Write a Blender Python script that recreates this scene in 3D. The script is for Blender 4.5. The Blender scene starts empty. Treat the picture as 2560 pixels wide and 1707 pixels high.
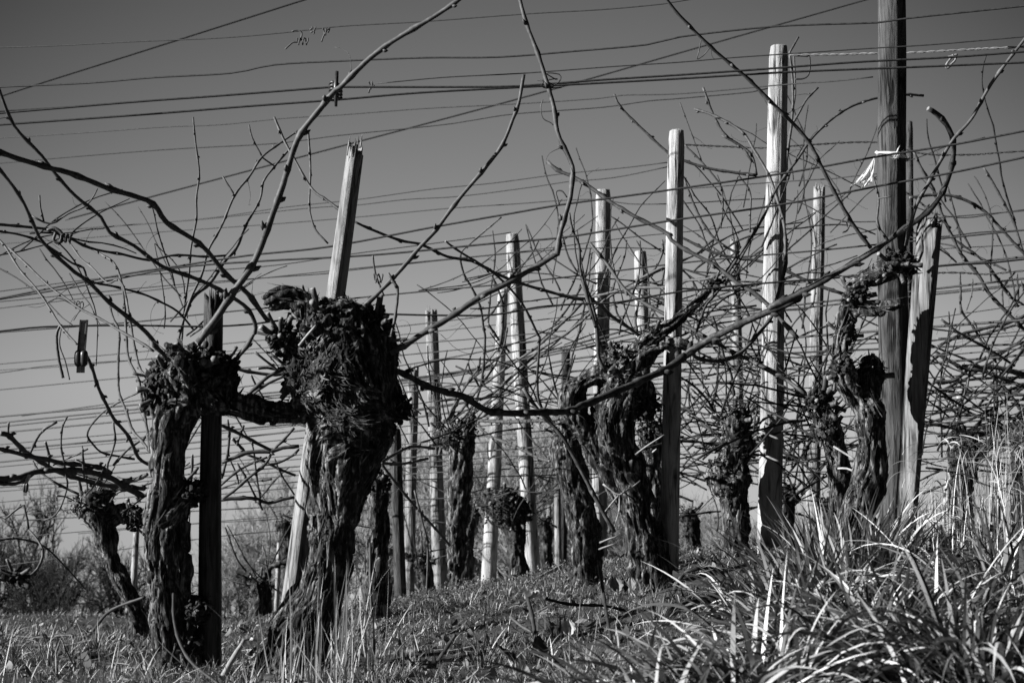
import bpy, bmesh, math, random
import numpy as np
from mathutils import Vector, Matrix, noise as mnoise

random.seed(7)
rng = np.random.default_rng(7)
R_ = math.radians
scene = bpy.context.scene
COL = scene.collection
BASE = {}

# ----------------------------------------------------------------- camera
PITCH = R_(5.0)
F = 50.0 / 36.0 * 2560.0
cam_d = bpy.data.cameras.new("camera")
cam = bpy.data.objects.new("camera", cam_d)
COL.objects.link(cam)
cam_d.lens = 50.0
cam_d.sensor_width = 36.0
cam_d.clip_end = 5000.0
cam_d.clip_start = 0.05
cam.location = (0, 0, 0)
cam.rotation_euler = (R_(90) + PITCH, 0, 0)
cam_d.dof.use_dof = True
cam_d.dof.focus_distance = 4.75
cam_d.dof.aperture_fstop = 7.1
scene.camera = cam
FWD = Vector((0, math.cos(PITCH), math.sin(PITCH)))
UP = Vector((0, -math.sin(PITCH), math.cos(PITCH)))

# zoom tiles in which the photograph was measured: offset and scale to its own pixels
TILES = {'0': (0, 0, 2560 / 2352), 'A': (0, 0, 860 / 1568), 'B': (850, 0, 860 / 1568), 'C': (1700, 0, 860 / 1568),
         'D': (0, 847, 860 / 1568), 'E': (850, 847, 860 / 1568), 'F': (1700, 847, 860 / 1568),
         'a': (0, 900, 600 / 2352), 'b': (2100, 420, 460 / 1061), 'c': (950, 620, 550 / 1916),
         'd': (1400, 600, 600 / 2352), 'e': (640, 700, 420 / 1497), 'f': (340, 820, 440 / 1500),
         'g': (1360, 840, 400 / 980)}


def unproj(px, py, d):
    x = (px - 1280.0) / F * d
    u = (853.5 - py) / F * d
    return Vector((x, 0, 0)) + FWD * d + UP * u


def Q(x, y, d):                       # point from full-view coordinates (2352 wide)
    s = 2560 / 2352
    return unproj(x * s, y * s, d)


def pxw(w, d):                        # full-view pixel width -> metres at depth d
    return w * (2560 / 2352) / F * d


def parse(s):
    out = []
    t = TILES['0']
    for tok in s.split():
        if tok in TILES:
            t = TILES[tok]
        else:
            a, b = tok.split(',')
            out.append((t[0] + float(a) * t[2], t[1] + float(b) * t[2]))
    return out


def trace(s, d0, d1=None):
    pts = parse(s)
    if d1 is None:
        d1 = d0
    L = [0.0]
    for i in range(1, len(pts)):
        L.append(L[-1] + math.dist(pts[i], pts[i - 1]))
    T = max(L[-1], 1e-6)
    return [unproj(p[0], p[1], d0 + (d1 - d0) * l / T) for p, l in zip(pts, L)]


def crom(P, step):
    """Catmull-Rom through P, resampled about every step metres."""
    if len(P) < 2:
        return list(P)
    out = []
    n = len(P)
    for i in range(n - 1):
        p0 = P[i - 1] if i > 0 else P[i] * 2 - P[i + 1]
        p1, p2 = P[i], P[i + 1]
        p3 = P[i + 2] if i + 2 < n else P[i + 1] * 2 - P[i]
        k = max(1, int(round((p2 - p1).length / step)))
        for j in range(k):
            t = j / k
            out.append(0.5 * ((2 * p1) + (p2 - p0) * t + (2 * p0 - 5 * p1 + 4 * p2 - p3) * t * t +
                              (3 * p1 - p0 - 3 * p2 + p3) * t ** 3))
    out.append(P[-1].copy())
    return out


# ----------------------------------------------------------------- mesh builder
class MB:
    def __init__(self):
        self.v, self.f, self.m = [], [], []

    def tube(self, P, Rad, n=6, cap=True, mi=0, capmi=None, rough=0.0):
        N = len(P)
        if N < 2:
            return
        capmi = mi if capmi is None else capmi
        b = len(self.v)
        t = (P[1] - P[0])
        t = t.normalized() if t.length > 1e-9 else Vector((0, 0, 1))
        ref = Vector((0, 0, 1)) if abs(t.z) < .9 else Vector((1, 0, 0))
        u = t.cross(ref).normalized()
        for i in range(N):
            a = P[max(0, i - 1)]
            c = P[min(N - 1, i + 1)]
            t = c - a
            t = t.normalized() if t.length > 1e-9 else Vector((0, 0, 1))
            u = u - t * u.dot(t)
            u = u.normalized() if u.length > 1e-6 else t.orthogonal().normalized()
            w = t.cross(u)
            for k in range(n):
                an = 2 * math.pi * k / n
                r = Rad[i] * (1 + (random.uniform(-rough, rough) if rough else 0))
                self.v.append(P[i] + (u * math.cos(an) + w * math.sin(an)) * r)
        for i in range(N - 1):
            for k in range(n):
                k2 = (k + 1) % n
                self.f.append((b + i * n + k, b + i * n + k2, b + (i + 1) * n + k2, b + (i + 1) * n + k))
                self.m.append(mi)
        if cap:
            self.f.append(tuple(b + k for k in reversed(range(n))))
            self.m.append(capmi)
            self.f.append(tuple(b + (N - 1) * n + k for k in range(n)))
            self.m.append(capmi)

    def strip(self, P, S, mi=0):
        """ribbon through points P with half-width vectors S"""
        b = len(self.v)
        for p, s in zip(P, S):
            self.v.append(p - s)
            self.v.append(p + s)
        for i in range(len(P) - 1):
            self.f.append((b + 2 * i, b + 2 * i + 1, b + 2 * i + 3, b + 2 * i + 2))
            self.m.append(mi)

    def box(self, c, ax, ay, az, mi=0):
        b = len(self.v)
        for sx in (-1, 1):
            for sy in (-1, 1):
                for sz in (-1, 1):
                    self.v.append(c + ax * sx + ay * sy + az * sz)
        for q in ((0, 1, 3, 2), (4, 6, 7, 5), (0, 4, 5, 1), (2, 3, 7, 6), (0, 2, 6, 4), (1, 5, 7, 3)):
            self.f.append(tuple(b + i for i in q))
            self.m.append(mi)

    def build(self, name, mats, parent=None, origin=None, smooth=True):
        if not isinstance(mats, (list, tuple)):
            mats = [mats]
        if parent is not None:
            o0 = BASE.get(parent.name, (0, 0, 0))
            o0 = Vector(o0)
        else:
            o0 = Vector(origin) if origin is not None else Vector((0, 0, 0))
        me = bpy.data.meshes.new(name)
        me.from_pydata([tuple(p - o0) for p in self.v], [], self.f)
        for m in mats:
            me.materials.append(m)
        me.polygons.foreach_set('material_index', self.m)
        me.polygons.foreach_set('use_smooth', [smooth] * len(me.polygons))
        me.update()
        ob = bpy.data.objects.new(name, me)
        COL.objects.link(ob)
        if parent is not None:
            ob.parent = parent
        else:
            ob.location = o0
        return ob


def tag(o, label=None, cat=None, group=None, kind=None):
    if label:
        o['label'] = label
    if cat:
        o['category'] = cat
    if group:
        o['group'] = group
    if kind:
        o['kind'] = kind
    return o


def empty(name, base, label, cat, group=None):
    o = bpy.data.objects.new(name, None)
    o.empty_display_size = .1
    COL.objects.link(o)
    o.location = base
    BASE[o.name] = tuple(base)
    return tag(o, label, cat, group)


# ----------------------------------------------------------------- materials (a monochrome photograph: greys)
def mat(name, rough=.8, spec=.3):
    m = bpy.data.materials.new(name)
    m.use_nodes = True
    b = m.node_tree.nodes['Principled BSDF']
    b.inputs['Roughness'].default_value = rough
    b.inputs['Specular IOR Level'].default_value = spec
    return m, m.node_tree.nodes, m.node_tree.links, b


def g(v):
    return (v, v, v, 1)


def ramp(N, stops):
    r = N.new('ShaderNodeValToRGB')
    e = r.color_ramp.elements
    e[0].position, e[0].color = stops[0][0], g(stops[0][1])
    e[1].position, e[1].color = stops[-1][0], g(stops[-1][1])
    for p, v in stops[1:-1]:
        k = e.new(p)
        k.color = g(v)
    return r


def noise_mat(name, scale, stops, rough=.85, bump=.4, bdist=.004, stretch=(1, 1, 1), detail=6, spec=.2, second=None):
    m, N, L, b = mat(name, rough, spec)
    tc = N.new('ShaderNodeTexCoord')
    mp = N.new('ShaderNodeMapping')
    mp.inputs['Scale'].default_value = stretch
    nz = N.new('ShaderNodeTexNoise')
    nz.inputs['Scale'].default_value = scale
    nz.inputs['Detail'].default_value = detail
    nz.inputs['Roughness'].default_value = .65
    L.new(tc.outputs['Object'], mp.inputs['Vector'])
    L.new(mp.outputs['Vector'], nz.inputs['Vector'])
    r = ramp(N, stops)
    L.new(nz.outputs['Fac'], r.inputs['Fac'])
    col = r.outputs['Color']
    if second:
        n2 = N.new('ShaderNodeTexNoise')
        n2.inputs['Scale'].default_value = second[0]
        n2.inputs['Detail'].default_value = 4
        L.new(tc.outputs['Object'], n2.inputs['Vector'])
        r2 = ramp(N, second[1])
        L.new(n2.outputs['Fac'], r2.inputs['Fac'])
        mx = N.new('ShaderNodeMix')
        mx.data_type = 'RGBA'
        mx.blend_type = 'MULTIPLY'
        mx.inputs[0].default_value = 1
        L.new(col, mx.inputs[6])
        L.new(r2.outputs['Color'], mx.inputs[7])
        col = mx.outputs[2]
    L.new(col, b.inputs['Base Color'])
    if bump:
        bp = N.new('ShaderNodeBump')
        bp.inputs['Strength'].default_value = bump
        bp.inputs['Distance'].default_value = bdist
        L.new(nz.outputs['Fac'], bp.inputs['Height'])
        L.new(bp.outputs['Normal'], b.inputs['Normal'])
    return m


M_BARK = noise_mat('vine_bark', 9, [(.38, .006), (.5, .04), (.64, .27)], stretch=(9, 9, 1.2), bump=.9, bdist=.006,
                   second=(11, [(.35, .35), (.6, 1.0)]))
M_BARK_FAR = noise_mat('vine_bark_distant', 9, [(.38, .008), (.52, .03), (.7, .16)], stretch=(6, 6, 1.0), bump=.8, bdist=.008)
M_SHRED = noise_mat('bark_shred', 40, [(.38, .01), (.54, .05), (.7, .27)], bump=.3, bdist=.002)
M_CRUMB = noise_mat('spur_crust', 60, [(.4, .008), (.58, .035), (.75, .26)], bump=.3, bdist=.002)
M_CUT = noise_mat('cut_wood', 50, [(.3, .1), (.7, .3)], bump=.2, bdist=.001)
M_CANE = noise_mat('cane_bark', 30, [(.3, .025), (.55, .065), (.8, .15)], stretch=(2, 2, 2), rough=.6, bump=.25, bdist=.001, spec=.35)
M_CANE_OLD = noise_mat('old_cane_bark', 40, [(.32, .012), (.52, .04), (.75, .13)], rough=.7, bump=.6, bdist=.002, spec=.25)
M_CANE_FAR = noise_mat('cane_bark_distant', 20, [(.3, .012), (.7, .05)], rough=.7, bump=0)
M_TWIGPALE = noise_mat('dry_twig', 60, [(.3, .16), (.7, .36)], rough=.7, bump=.1, bdist=.001)
M_WIRE = noise_mat('weathered_wire', 80, [(.3, .012), (.7, .05)], rough=.6, bump=0, spec=.3)
M_METAL = noise_mat('galvanised_metal', 60, [(.3, .1), (.7, .28)], rough=.45, bump=.2, bdist=.001, spec=.5)
M_RUBBER = noise_mat('dark_plastic', 60, [(.3, .015), (.7, .04)], rough=.4, bump=.1, bdist=.001, spec=.5)
M_DARKCANE = noise_mat('dark_pruned_cane', 30, [(.3, .015), (.7, .045)], rough=.6, bump=.2, bdist=.001, spec=.3)
M_TREE_SHADED = noise_mat('distant_bark_shaded', 6, [(.3, .012), (.7, .04)], bump=0)  # shade of the left-hand bushes put into a darker bark colour
M_TREE_SUNLIT = noise_mat('distant_twig_sunlit', 6, [(.3, .16), (.7, .32)], bump=0)  # sunlit paleness of the central trees put into the twig colour


def wood_mat(name, lo, mid, hi, knots=True):
    m, N, L, b = mat(name, .85, .2)
    tc = N.new('ShaderNodeTexCoord')
    mp = N.new('ShaderNodeMapping')
    mp.inputs['Scale'].default_value = (60, 60, 1.6)
    nz = N.new('ShaderNodeTexNoise')
    nz.inputs['Scale'].default_value = 2.2
    nz.inputs['Detail'].default_value = 8
    nz.inputs['Roughness'].default_value = .7
    nz.inputs['Distortion'].default_value = .4
    L.new(tc.outputs['Object'], mp.inputs['Vector'])
    L.new(mp.outputs['Vector'], nz.inputs['Vector'])
    r = ramp(N, [(.28, lo), (.42, mid), (.62, hi), (.8, mid)])
    L.new(nz.outputs['Fac'], r.inputs['Fac'])
    mp2 = N.new('ShaderNodeMapping')
    mp2.inputs['Scale'].default_value = (14, 14, 3.0)
    n2 = N.new('ShaderNodeTexNoise')
    n2.inputs['Scale'].default_value = 1.6
    n2.inputs['Detail'].default_value = 5
    L.new(tc.outputs['Object'], mp2.inputs['Vector'])
    L.new(mp2.outputs['Vector'], n2.inputs['Vector'])
    r2 = ramp(N, [(.3, .38), (.5, .85), (.65, 1.0)])
    L.new(n2.outputs['Fac'], r2.inputs['Fac'])
    mx = N.new('ShaderNodeMix')
    mx.data_type = 'RGBA'
    mx.blend_type = 'MULTIPLY'
    mx.inputs[0].default_value = 1
    L.new(r.outputs['Color'], mx.inputs[6])
    L.new(r2.outputs['Color'], mx.inputs[7])
    # drying cracks and knots: thin dark lines along the grain
    mp3 = N.new('ShaderNodeMapping')
    mp3.inputs['Scale'].default_value = (28, 28, 1.1)
    n3 = N.new('ShaderNodeTexNoise')
    n3.inputs['Scale'].default_value = 1.0
    n3.inputs['Detail'].default_value = 3
    n3.inputs['Distortion'].default_value = .6
    L.new(tc.outputs['Object'], mp3.inputs['Vector'])
    L.new(mp3.outputs['Vector'], n3.inputs['Vector'])
    r3 = ramp(N, [(.455, 1), (.485, .12), (.515, .12), (.545, 1)])
    L.new(n3.outputs['Fac'], r3.inputs['Fac'])
    n4 = N.new('ShaderNodeTexNoise')
    n4.inputs['Scale'].default_value = 7
    n4.inputs['Detail'].default_value = 6
    L.new(tc.outputs['Object'], n4.inputs['Vector'])
    r4 = ramp(N, [(.40, 0), (.58, 1)])
    L.new(n4.outputs['Fac'], r4.inputs['Fac'])
    mk = N.new('ShaderNodeMix')
    mk.data_type = 'RGBA'
    mk.inputs[6].default_value = (1, 1, 1, 1)
    L.new(r4.outputs['Color'], mk.inputs[0])
    L.new(r3.outputs['Color'], mk.inputs[7])
    my = N.new('ShaderNodeMix')
    my.data_type = 'RGBA'
    my.blend_type = 'MULTIPLY'
    my.inputs[0].default_value = 1
    L.new(mx.outputs[2], my.inputs[6])
    L.new(mk.outputs[2], my.inputs[7])
    L.new(my.outputs[2], b.inputs['Base Color'])
    hm = N.new('ShaderNodeMath')
    hm.operation = 'MULTIPLY'
    L.new(nz.outputs['Fac'], hm.inputs[0])
    L.new(mk.outputs[2], hm.inputs[1])
    bp = N.new('ShaderNodeBump')
    bp.inputs['Strength'].default_value = 1.0
    bp.inputs['Distance'].default_value = .006
    L.new(hm.outputs[0], bp.inputs['Height'])
    L.new(bp.outputs['Normal'], b.inputs['Normal'])
    return m


M_POST = wood_mat('pale_post_wood', .10, .36, .5)
M_POST_STUMP = wood_mat('split_stump_wood', .06, .24, .36)
M_POST_SPLIT = wood_mat('splintered_post_wood', .03, .15, .27)
M_POST_MID = wood_mat('weathered_post_wood', .06, .24, .38)
M_POST_OLD = wood_mat('old_grey_post_wood', .012, .05, .105)
M_POST_BLACK = wood_mat('tarred_post_wood', .008, .02, .04)


def island_mat(name, stops, rough=.6, spec=.3, trans=0.0):
    m, N, L, b = mat(name, rough, spec)
    ge = N.new('ShaderNodeNewGeometry')
    r = ramp(N, stops)
    L.new(ge.outputs['Random Per Island'], r.inputs['Fac'])
    L.new(r.outputs['Color'], b.inputs['Base Color'])
    if trans:
        out = N['Material Output']
        tr = N.new('ShaderNodeBsdfTranslucent')
        L.new(r.outputs['Color'], tr.inputs['Color'])
        ms = N.new('ShaderNodeMixShader')
        ms.inputs[0].default_value = trans
        L.new(b.outputs[0], ms.inputs[1])
        L.new(tr.outputs[0], ms.inputs[2])
        L.new(ms.outputs[0], out.inputs['Surface'])
    return m


M_CLOTH = island_mat('white_rag', [(0, .68), (1, .82)], rough=.9, spec=.2, trans=.4)
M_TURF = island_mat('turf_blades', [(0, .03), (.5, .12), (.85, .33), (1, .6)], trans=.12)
M_TUSS = island_mat('tussock_blades', [(0, .012), (.48, .05), (.74, .24), (1, .66)], rough=.5, spec=.3, trans=.06)
M_DRY = island_mat('dry_stalks', [(0, .1), (.5, .26), (1, .6)], trans=.12)
M_COVER = island_mat('cover_leaves', [(0, .03), (.5, .08), (.85, .2), (1, .36)], trans=.15)
M_LITTER = island_mat('leaf_litter', [(0, .03), (.6, .10), (.9, .22), (1, .36)])
M_TWIGS = island_mat('twig_litter', [(0, .015), (.7, .05), (1, .25)])
M_LEAF = noise_mat('dead_leaf', 60, [(.3, .12), (.7, .25)], bump=.4, bdist=.002)
M_LEAFDARK = noise_mat('dark_leaf', 60, [(.3, .02), (.7, .06)], bump=.4, bdist=.002, rough=.5, spec=.4)
M_LEAFPALE = noise_mat('pale_dead_leaf', 60, [(.3, .25), (.7, .5)], bump=.4, bdist=.002)
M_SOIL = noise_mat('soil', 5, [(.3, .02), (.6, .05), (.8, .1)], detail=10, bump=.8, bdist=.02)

# ----------------------------------------------------------------- world and sun
SUN_EL = R_(21)
SUN_AZ = R_(180 + 75)                    # clockwise from +Y (view axis): behind the left shoulder
to_sun = Vector((math.sin(SUN_AZ) * math.cos(SUN_EL), math.cos(SUN_AZ) * math.cos(SUN_EL), math.sin(SUN_EL)))
w = bpy.data.worlds.new("World")
scene.world = w
w.use_nodes = True
N, L = w.node_tree.nodes, w.node_tree.links
bg = N['Background']
sky = N.new('ShaderNodeTexSky')
sky.sky_type = 'NISHITA'
sky.sun_disc = False
sky.sun_elevation = SUN_EL
sky.sun_rotation = SUN_AZ
sky.air_density = 1.0
sky.dust_density = 1.2
sky.ozone_density = 2.0
tc = N.new('ShaderNodeTexCoord')
sx = N.new('ShaderNodeSeparateXYZ')
L.new(tc.outputs['Generated'], sx.inputs[0])
mxz = N.new('ShaderNodeMath')
mxz.operation = 'MAXIMUM'
mxz.inputs[1].default_value = 0.05
L.new(sx.outputs['Z'], mxz.inputs[0])
cx = N.new('ShaderNodeCombineXYZ')
L.new(sx.outputs['X'], cx.inputs[0])
L.new(sx.outputs['Y'], cx.inputs[1])
L.new(mxz.outputs[0], cx.inputs[2])
L.new(cx.outputs[0], sky.inputs['Vector'])
sep = N.new('ShaderNodeSeparateColor')      # red-filtered black-and-white rendering of the sky
L.new(sky.outputs['Color'], sep.inputs[0])
pw = N.new('ShaderNodeMath')
pw.operation = 'POWER'
pw.inputs[1].default_value = 1.2
L.new(sep.outputs[0], pw.inputs[0])
SKYGAIN = 0.52
mu = N.new('ShaderNodeMath')
mu.operation = 'MULTIPLY'
mu.inputs[1].default_value = SKYGAIN
L.new(pw.outputs[0], mu.inputs[0])
# added sky falloff away from the view axis: dims corners and cuts fill light
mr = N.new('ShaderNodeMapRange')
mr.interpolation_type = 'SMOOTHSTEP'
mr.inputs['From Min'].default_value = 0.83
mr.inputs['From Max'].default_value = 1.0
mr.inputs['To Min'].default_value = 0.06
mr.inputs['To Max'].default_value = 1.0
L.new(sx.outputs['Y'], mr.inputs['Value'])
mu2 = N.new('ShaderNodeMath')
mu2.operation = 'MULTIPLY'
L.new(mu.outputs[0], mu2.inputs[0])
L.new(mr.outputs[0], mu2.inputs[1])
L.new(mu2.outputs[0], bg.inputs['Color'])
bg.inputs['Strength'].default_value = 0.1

sd = bpy.data.lights.new('sun', 'SUN')
sd.energy = 5.0
sd.angle = R_(.5)
sd.color = (1, 1, 1)
so = bpy.data.objects.new('sun', sd)
COL.objects.link(so)
so.location = to_sun * 30
so.rotation_euler = to_sun.to_track_quat('Z', 'Y').to_euler()

scene.view_settings.view_transform = 'Standard'
scene.view_settings.look = 'None'
scene.view_settings.exposure = 1.15
scene.view_settings.gamma = 1.0

# ----------------------------------------------------------------- terrain
CTRL = [(0, 1600, 3.4), (0, 1500, 5.0), (0, 1452, 7.5), (215, 1530, 4.2), (430, 1525, 3.95), (320, 1462, 6.0),
        (740, 1545, 4.0), (620, 1470, 5.6), (600, 1430, 8.0), (1000, 1590, 3.4), (1100, 1450, 5.2), (1050, 1362, 8.0),
        (1500, 1362, 5.2), (1340, 1330, 6.0), (1225, 1340, 9.0), (1700, 1288, 5.92), (1770, 1268, 6.0),
        (1650, 1450, 3.9), (1965, 1245, 4.6), (2090, 1240, 4.7), (2000, 1470, 3.0), (2352, 1240, 5.0),
        (2352, 1600, 2.4), (1700, 1620, 2.6), (1870, 1282, 9.0), (930, 1385, 8.5), (2260, 1230, 7.5)]


def zbase(x, y):
    x = np.asarray(x, float)
    y = np.asarray(y, float)
    xr = np.clip(x, -40, 25)
    z = -0.55 + 0.05 * xr
    z = z - 0.025 * np.clip(y - 4, 0, 1e9)
    z = z - 0.13 * np.clip(y - 9, 0, 1e9)
    z = z - 0.02 * np.clip(-x - 6, 0, 60)
    return z


_cp = np.array([tuple(Q(*c)) for c in CTRL])
_res = _cp[:, 2] - zbase(_cp[:, 0], _cp[:, 1])
_D = np.sqrt(((_cp[:, None, :2] - _cp[None, :, :2]) ** 2).sum(-1))
_K = np.exp(-(_D / 2.2) ** 2) + np.eye(len(_cp)) * 0.03
_W = np.linalg.solve(_K, _res)


def ground(x, y, rough=True):
    x = np.atleast_1d(np.asarray(x, float))
    y = np.atleast_1d(np.asarray(y, float))
    z = zbase(x, y)
    d2 = (x[:, None] - _cp[None, :, 0]) ** 2 + (y[:, None] - _cp[None, :, 1]) ** 2
    z = z + (np.exp(-d2 / 2.2 ** 2) * _W[None, :]).sum(1)
    if rough:
        z = z + .012 * np.sin(x * 7.1 + 1.3 * np.sin(y * 4.3)) * np.cos(y * 6.2 + x * 1.7) + .006 * np.sin(x * 23 + y * 9) * np.sin(y * 19)
    return z


def gz(x, y):
    return float(ground([x], [y])[0])


def grid_axis(lo, hi, c0, c1, fine, grow=1.25):
    a = list(np.arange(c0, c1 + 1e-6, fine))
    s = fine
    while a[-1] < hi:
        s *= grow
        a.append(a[-1] + s)
    s = fine
    while a[0] > lo:
        s *= grow
        a.insert(0, a[0] - s)
    return np.array(a)


gx = grid_axis(-500, 500, -5, 5, .06)
gy = grid_axis(-120, 900, 1.5, 11, .06)
GX, GY = np.meshgrid(gx, gy)
GZ = ground(GX.ravel(), GY.ravel())
me = bpy.data.meshes.new('ground')
nx, ny = len(gx), len(gy)
idx = np.arange(nx * ny).reshape(ny, nx)
faces = np.stack([idx[:-1, :-1], idx[:-1, 1:], idx[1:, 1:], idx[1:, :-1]], -1).reshape(-1, 4)


def np_mesh(name, V, Fq, material, matidx=None, smooth=True, nper=4):
    me = bpy.data.meshes.new(name)
    me.vertices.add(len(V))
    me.vertices.foreach_set('co', np.asarray(V, np.float32).ravel())
    nf = len(Fq)
    me.loops.add(nf * nper)
    me.loops.foreach_set('vertex_index', np.asarray(Fq, np.int32).ravel())
    me.polygons.add(nf)
    me.polygons.foreach_set('loop_start', np.arange(0, nf * nper, nper, dtype=np.int32))
    me.polygons.foreach_set('use_smooth', np.full(nf, smooth, dtype=bool))
    me.update(calc_edges=True)
    me.validate()
    for m in (material if isinstance(material, (list, tuple)) else [material]):
        me.materials.append(m)
    ob = bpy.data.objects.new(name, me)
    COL.objects.link(ob)
    return ob


gob = np_mesh('ground', np.stack([GX.ravel(), GY.ravel(), GZ], -1), faces, M_SOIL)
tag(gob, 'dark soil of the vineyard slope under grass', 'ground', kind='structure')


# ----------------------------------------------------------------- blades
def blades(name, root, length, width, theta0, bend, azim, seg, material, twist=None, droop_pow=1.0, widthprof='leaf', parent_origin=None):
    n = len(root)
    t = np.linspace(0, 1, seg + 1)
    th = theta0[:, None] + bend[:, None] * (t[None, :] ** droop_pow)
    ds = length[:, None] / seg
    hx = np.concatenate([np.zeros((n, 1)), np.cumsum(np.sin(th[:, :-1]) * ds, 1)], 1)
    hz = np.concatenate([np.zeros((n, 1)), np.cumsum(np.cos(th[:, :-1]) * ds, 1)], 1)
    ca, sa = np.cos(azim)[:, None], np.sin(azim)[:, None]
    P = np.stack([root[:, 0:1] + hx * ca, root[:, 1:2] + hx * sa, root[:, 2:3] + hz], -1)
    if widthprof == 'leaf':
        wp = np.minimum(1, .55 + 1.5 * t) * (1 - t ** 2.5)
    else:
        wp = np.ones_like(t) * (1 - .6 * t)
    wp[-1] = .04
    tw = np.zeros(n) if twist is None else twist
    tws = tw[:, None] * t[None, :]
    # side = horizontal perpendicular, twisted a little about the blade direction
    nrm = np.stack([-np.cos(th) * ca, -np.cos(th) * sa, np.sin(th)], -1)
    side = np.stack([-sa * np.ones_like(th), ca * np.ones_like(th), np.zeros_like(th)], -1)
    S = side * np.cos(tws)[..., None] + nrm * np.sin(tws)[..., None]
    hw = (width[:, None] * wp[None, :] * .5)[..., None]
    V = np.stack([P - S * hw, P + S * hw], 2).reshape(-1, 3)
    base = (np.arange(n) * (seg + 1) * 2)[:, None]
    k = (np.arange(seg) * 2)[None, :]
    Fq = np.stack([base + k, base + k + 1, base + k + 3, base + k + 2], -1).reshape(-1, 4)
    if parent_origin is not None:
        V = V - np.array(parent_origin)
    ob = np_mesh(name, V, Fq, material)
    if parent_origin is not None:
        ob.location = parent_origin
    return ob


def pick_ground(px, py_depth):
    """world roots from full-view column px and depth"""
    x = (px * (2560 / 2352) - 1280.0) / F * py_depth
    y = py_depth * np.cos(PITCH)
    z = ground(x, y)
    return np.stack([x, np.full_like(x, 0) + y, z], -1)


U = rng.uniform
# short turf over everything in view
n = 125000
dep = 2.25 * (11 / 2.25) ** U(0, 1, n) ** .9
px = U(-120, 2470, n)
root = pick_ground(px, dep)
clump = np.sin(root[:, 0] * 9 + 2 * np.sin(root[:, 1] * 5)) * np.sin(root[:, 1] * 8 + root[:, 0] * 3)
hgt = U(.012, .04, n) * (1 + .6 * clump)
patch = np.sin(root[:, 0] * 4.3 + 1.7 * np.sin(root[:, 1] * 2.9)) * np.sin(root[:, 1] * 3.7 + 1.3 * np.sin(root[:, 0] * 3.1)) + rng.normal(0, .35, n)
keep = patch > -.15
root, hgt, dep = root[keep], hgt[keep], dep[keep]
n = len(root)
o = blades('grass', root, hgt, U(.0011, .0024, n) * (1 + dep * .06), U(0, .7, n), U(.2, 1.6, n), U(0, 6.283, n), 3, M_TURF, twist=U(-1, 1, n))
tag(o, 'short winter turf covering the vineyard ground', 'grass', kind='stuff')

# broken twigs and dead stems lying in the grass
n = 900
dep = 2.4 * (8.5 / 2.4) ** U(0, 1, n)
root = pick_ground(U(-60, 2300, n), dep)
root[:, 2] += U(.0, .035, n)
o = blades('twig_litter', root, U(.05, .22, n), U(.003, .007, n), U(1.2, 1.62, n), rng.normal(0, .35, n), U(0, 6.283, n), 4, M_TWIGS, twist=U(-1.5, 1.5, n), widthprof='stalk')
tag(o, 'broken dark twigs and dead stems lying in the turf', 'twigs', kind='stuff')

# rough tufts standing out of the turf
nt = 85
tx = U(-60, 1700, nt)
td = 2.5 * (8 / 2.5) ** U(0, 1, nt)
tc_ = pick_ground(tx, td)
n = nt * 70
ti = rng.integers(0, nt, n)
rr = np.abs(rng.normal(0, .035, n))
aa = U(0, 6.283, n)
root = tc_[ti] + np.stack([rr * np.cos(aa), rr * np.sin(aa), np.zeros(n)], -1)
root[:, 2] = ground(root[:, 0], root[:, 1])
tl = U(.05, .13, nt)
o = blades('grass_tufts', root, tl[ti] * U(.4, 1.1, n), U(.0018, .0045, n), np.abs(rng.normal(0, .3, n)) + rr * 8, U(.2, 1.9, n), aa + rng.normal(0, .5, n), 6, M_TURF, twist=U(-1, 1, n), droop_pow=1.4)
tag(o, 'rough longer grass tufts scattered over the turf', 'grass', kind='stuff')

# ground cover of small leaves (mounded weeds) in the middle
n = 17000
px = np.where(rng.random(n) < .55, rng.normal(1120, 190, n), U(700, 1700, n))
dep = np.where(rng.random(n) < .75, rng.normal(7.0, .7, n), U(4.6, 8.5, n))
dep = np.clip(dep, 3.6, 9)
root = pick_ground(px, dep)
root[:, 2] += np.abs(rng.normal(0, .022, n)) * (.6 + .6 * np.sin(root[:, 0] * 6) ** 2)
o = blades('weeds', root, U(.007, .018, n), U(.003, .008, n), U(.3, 1.5, n), U(-.8, .8, n), U(0, 6.283, n), 2, M_COVER, twist=U(-1.5, 1.5, n))
tag(o, 'low small leaved weeds spreading between the vines', 'weeds', kind='stuff')

# dead leaf litter
n = 2600
dep = 2.3 * (9 / 2.3) ** U(0, 1, n)
root = pick_ground(U(-60, 2420, n), dep)
root[:, 2] += U(.0, .03, n)
o = blades('leaf_litter', root, U(.015, .05, n), U(.012, .03, n), U(.8, 1.6, n), U(-1.2, 1.2, n), U(0, 6.283, n), 3, M_LITTER, twist=U(-1.5, 1.5, n))
tag(o, 'scattered dead leaves and straw on the turf', 'leaf litter', kind='stuff')


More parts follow.
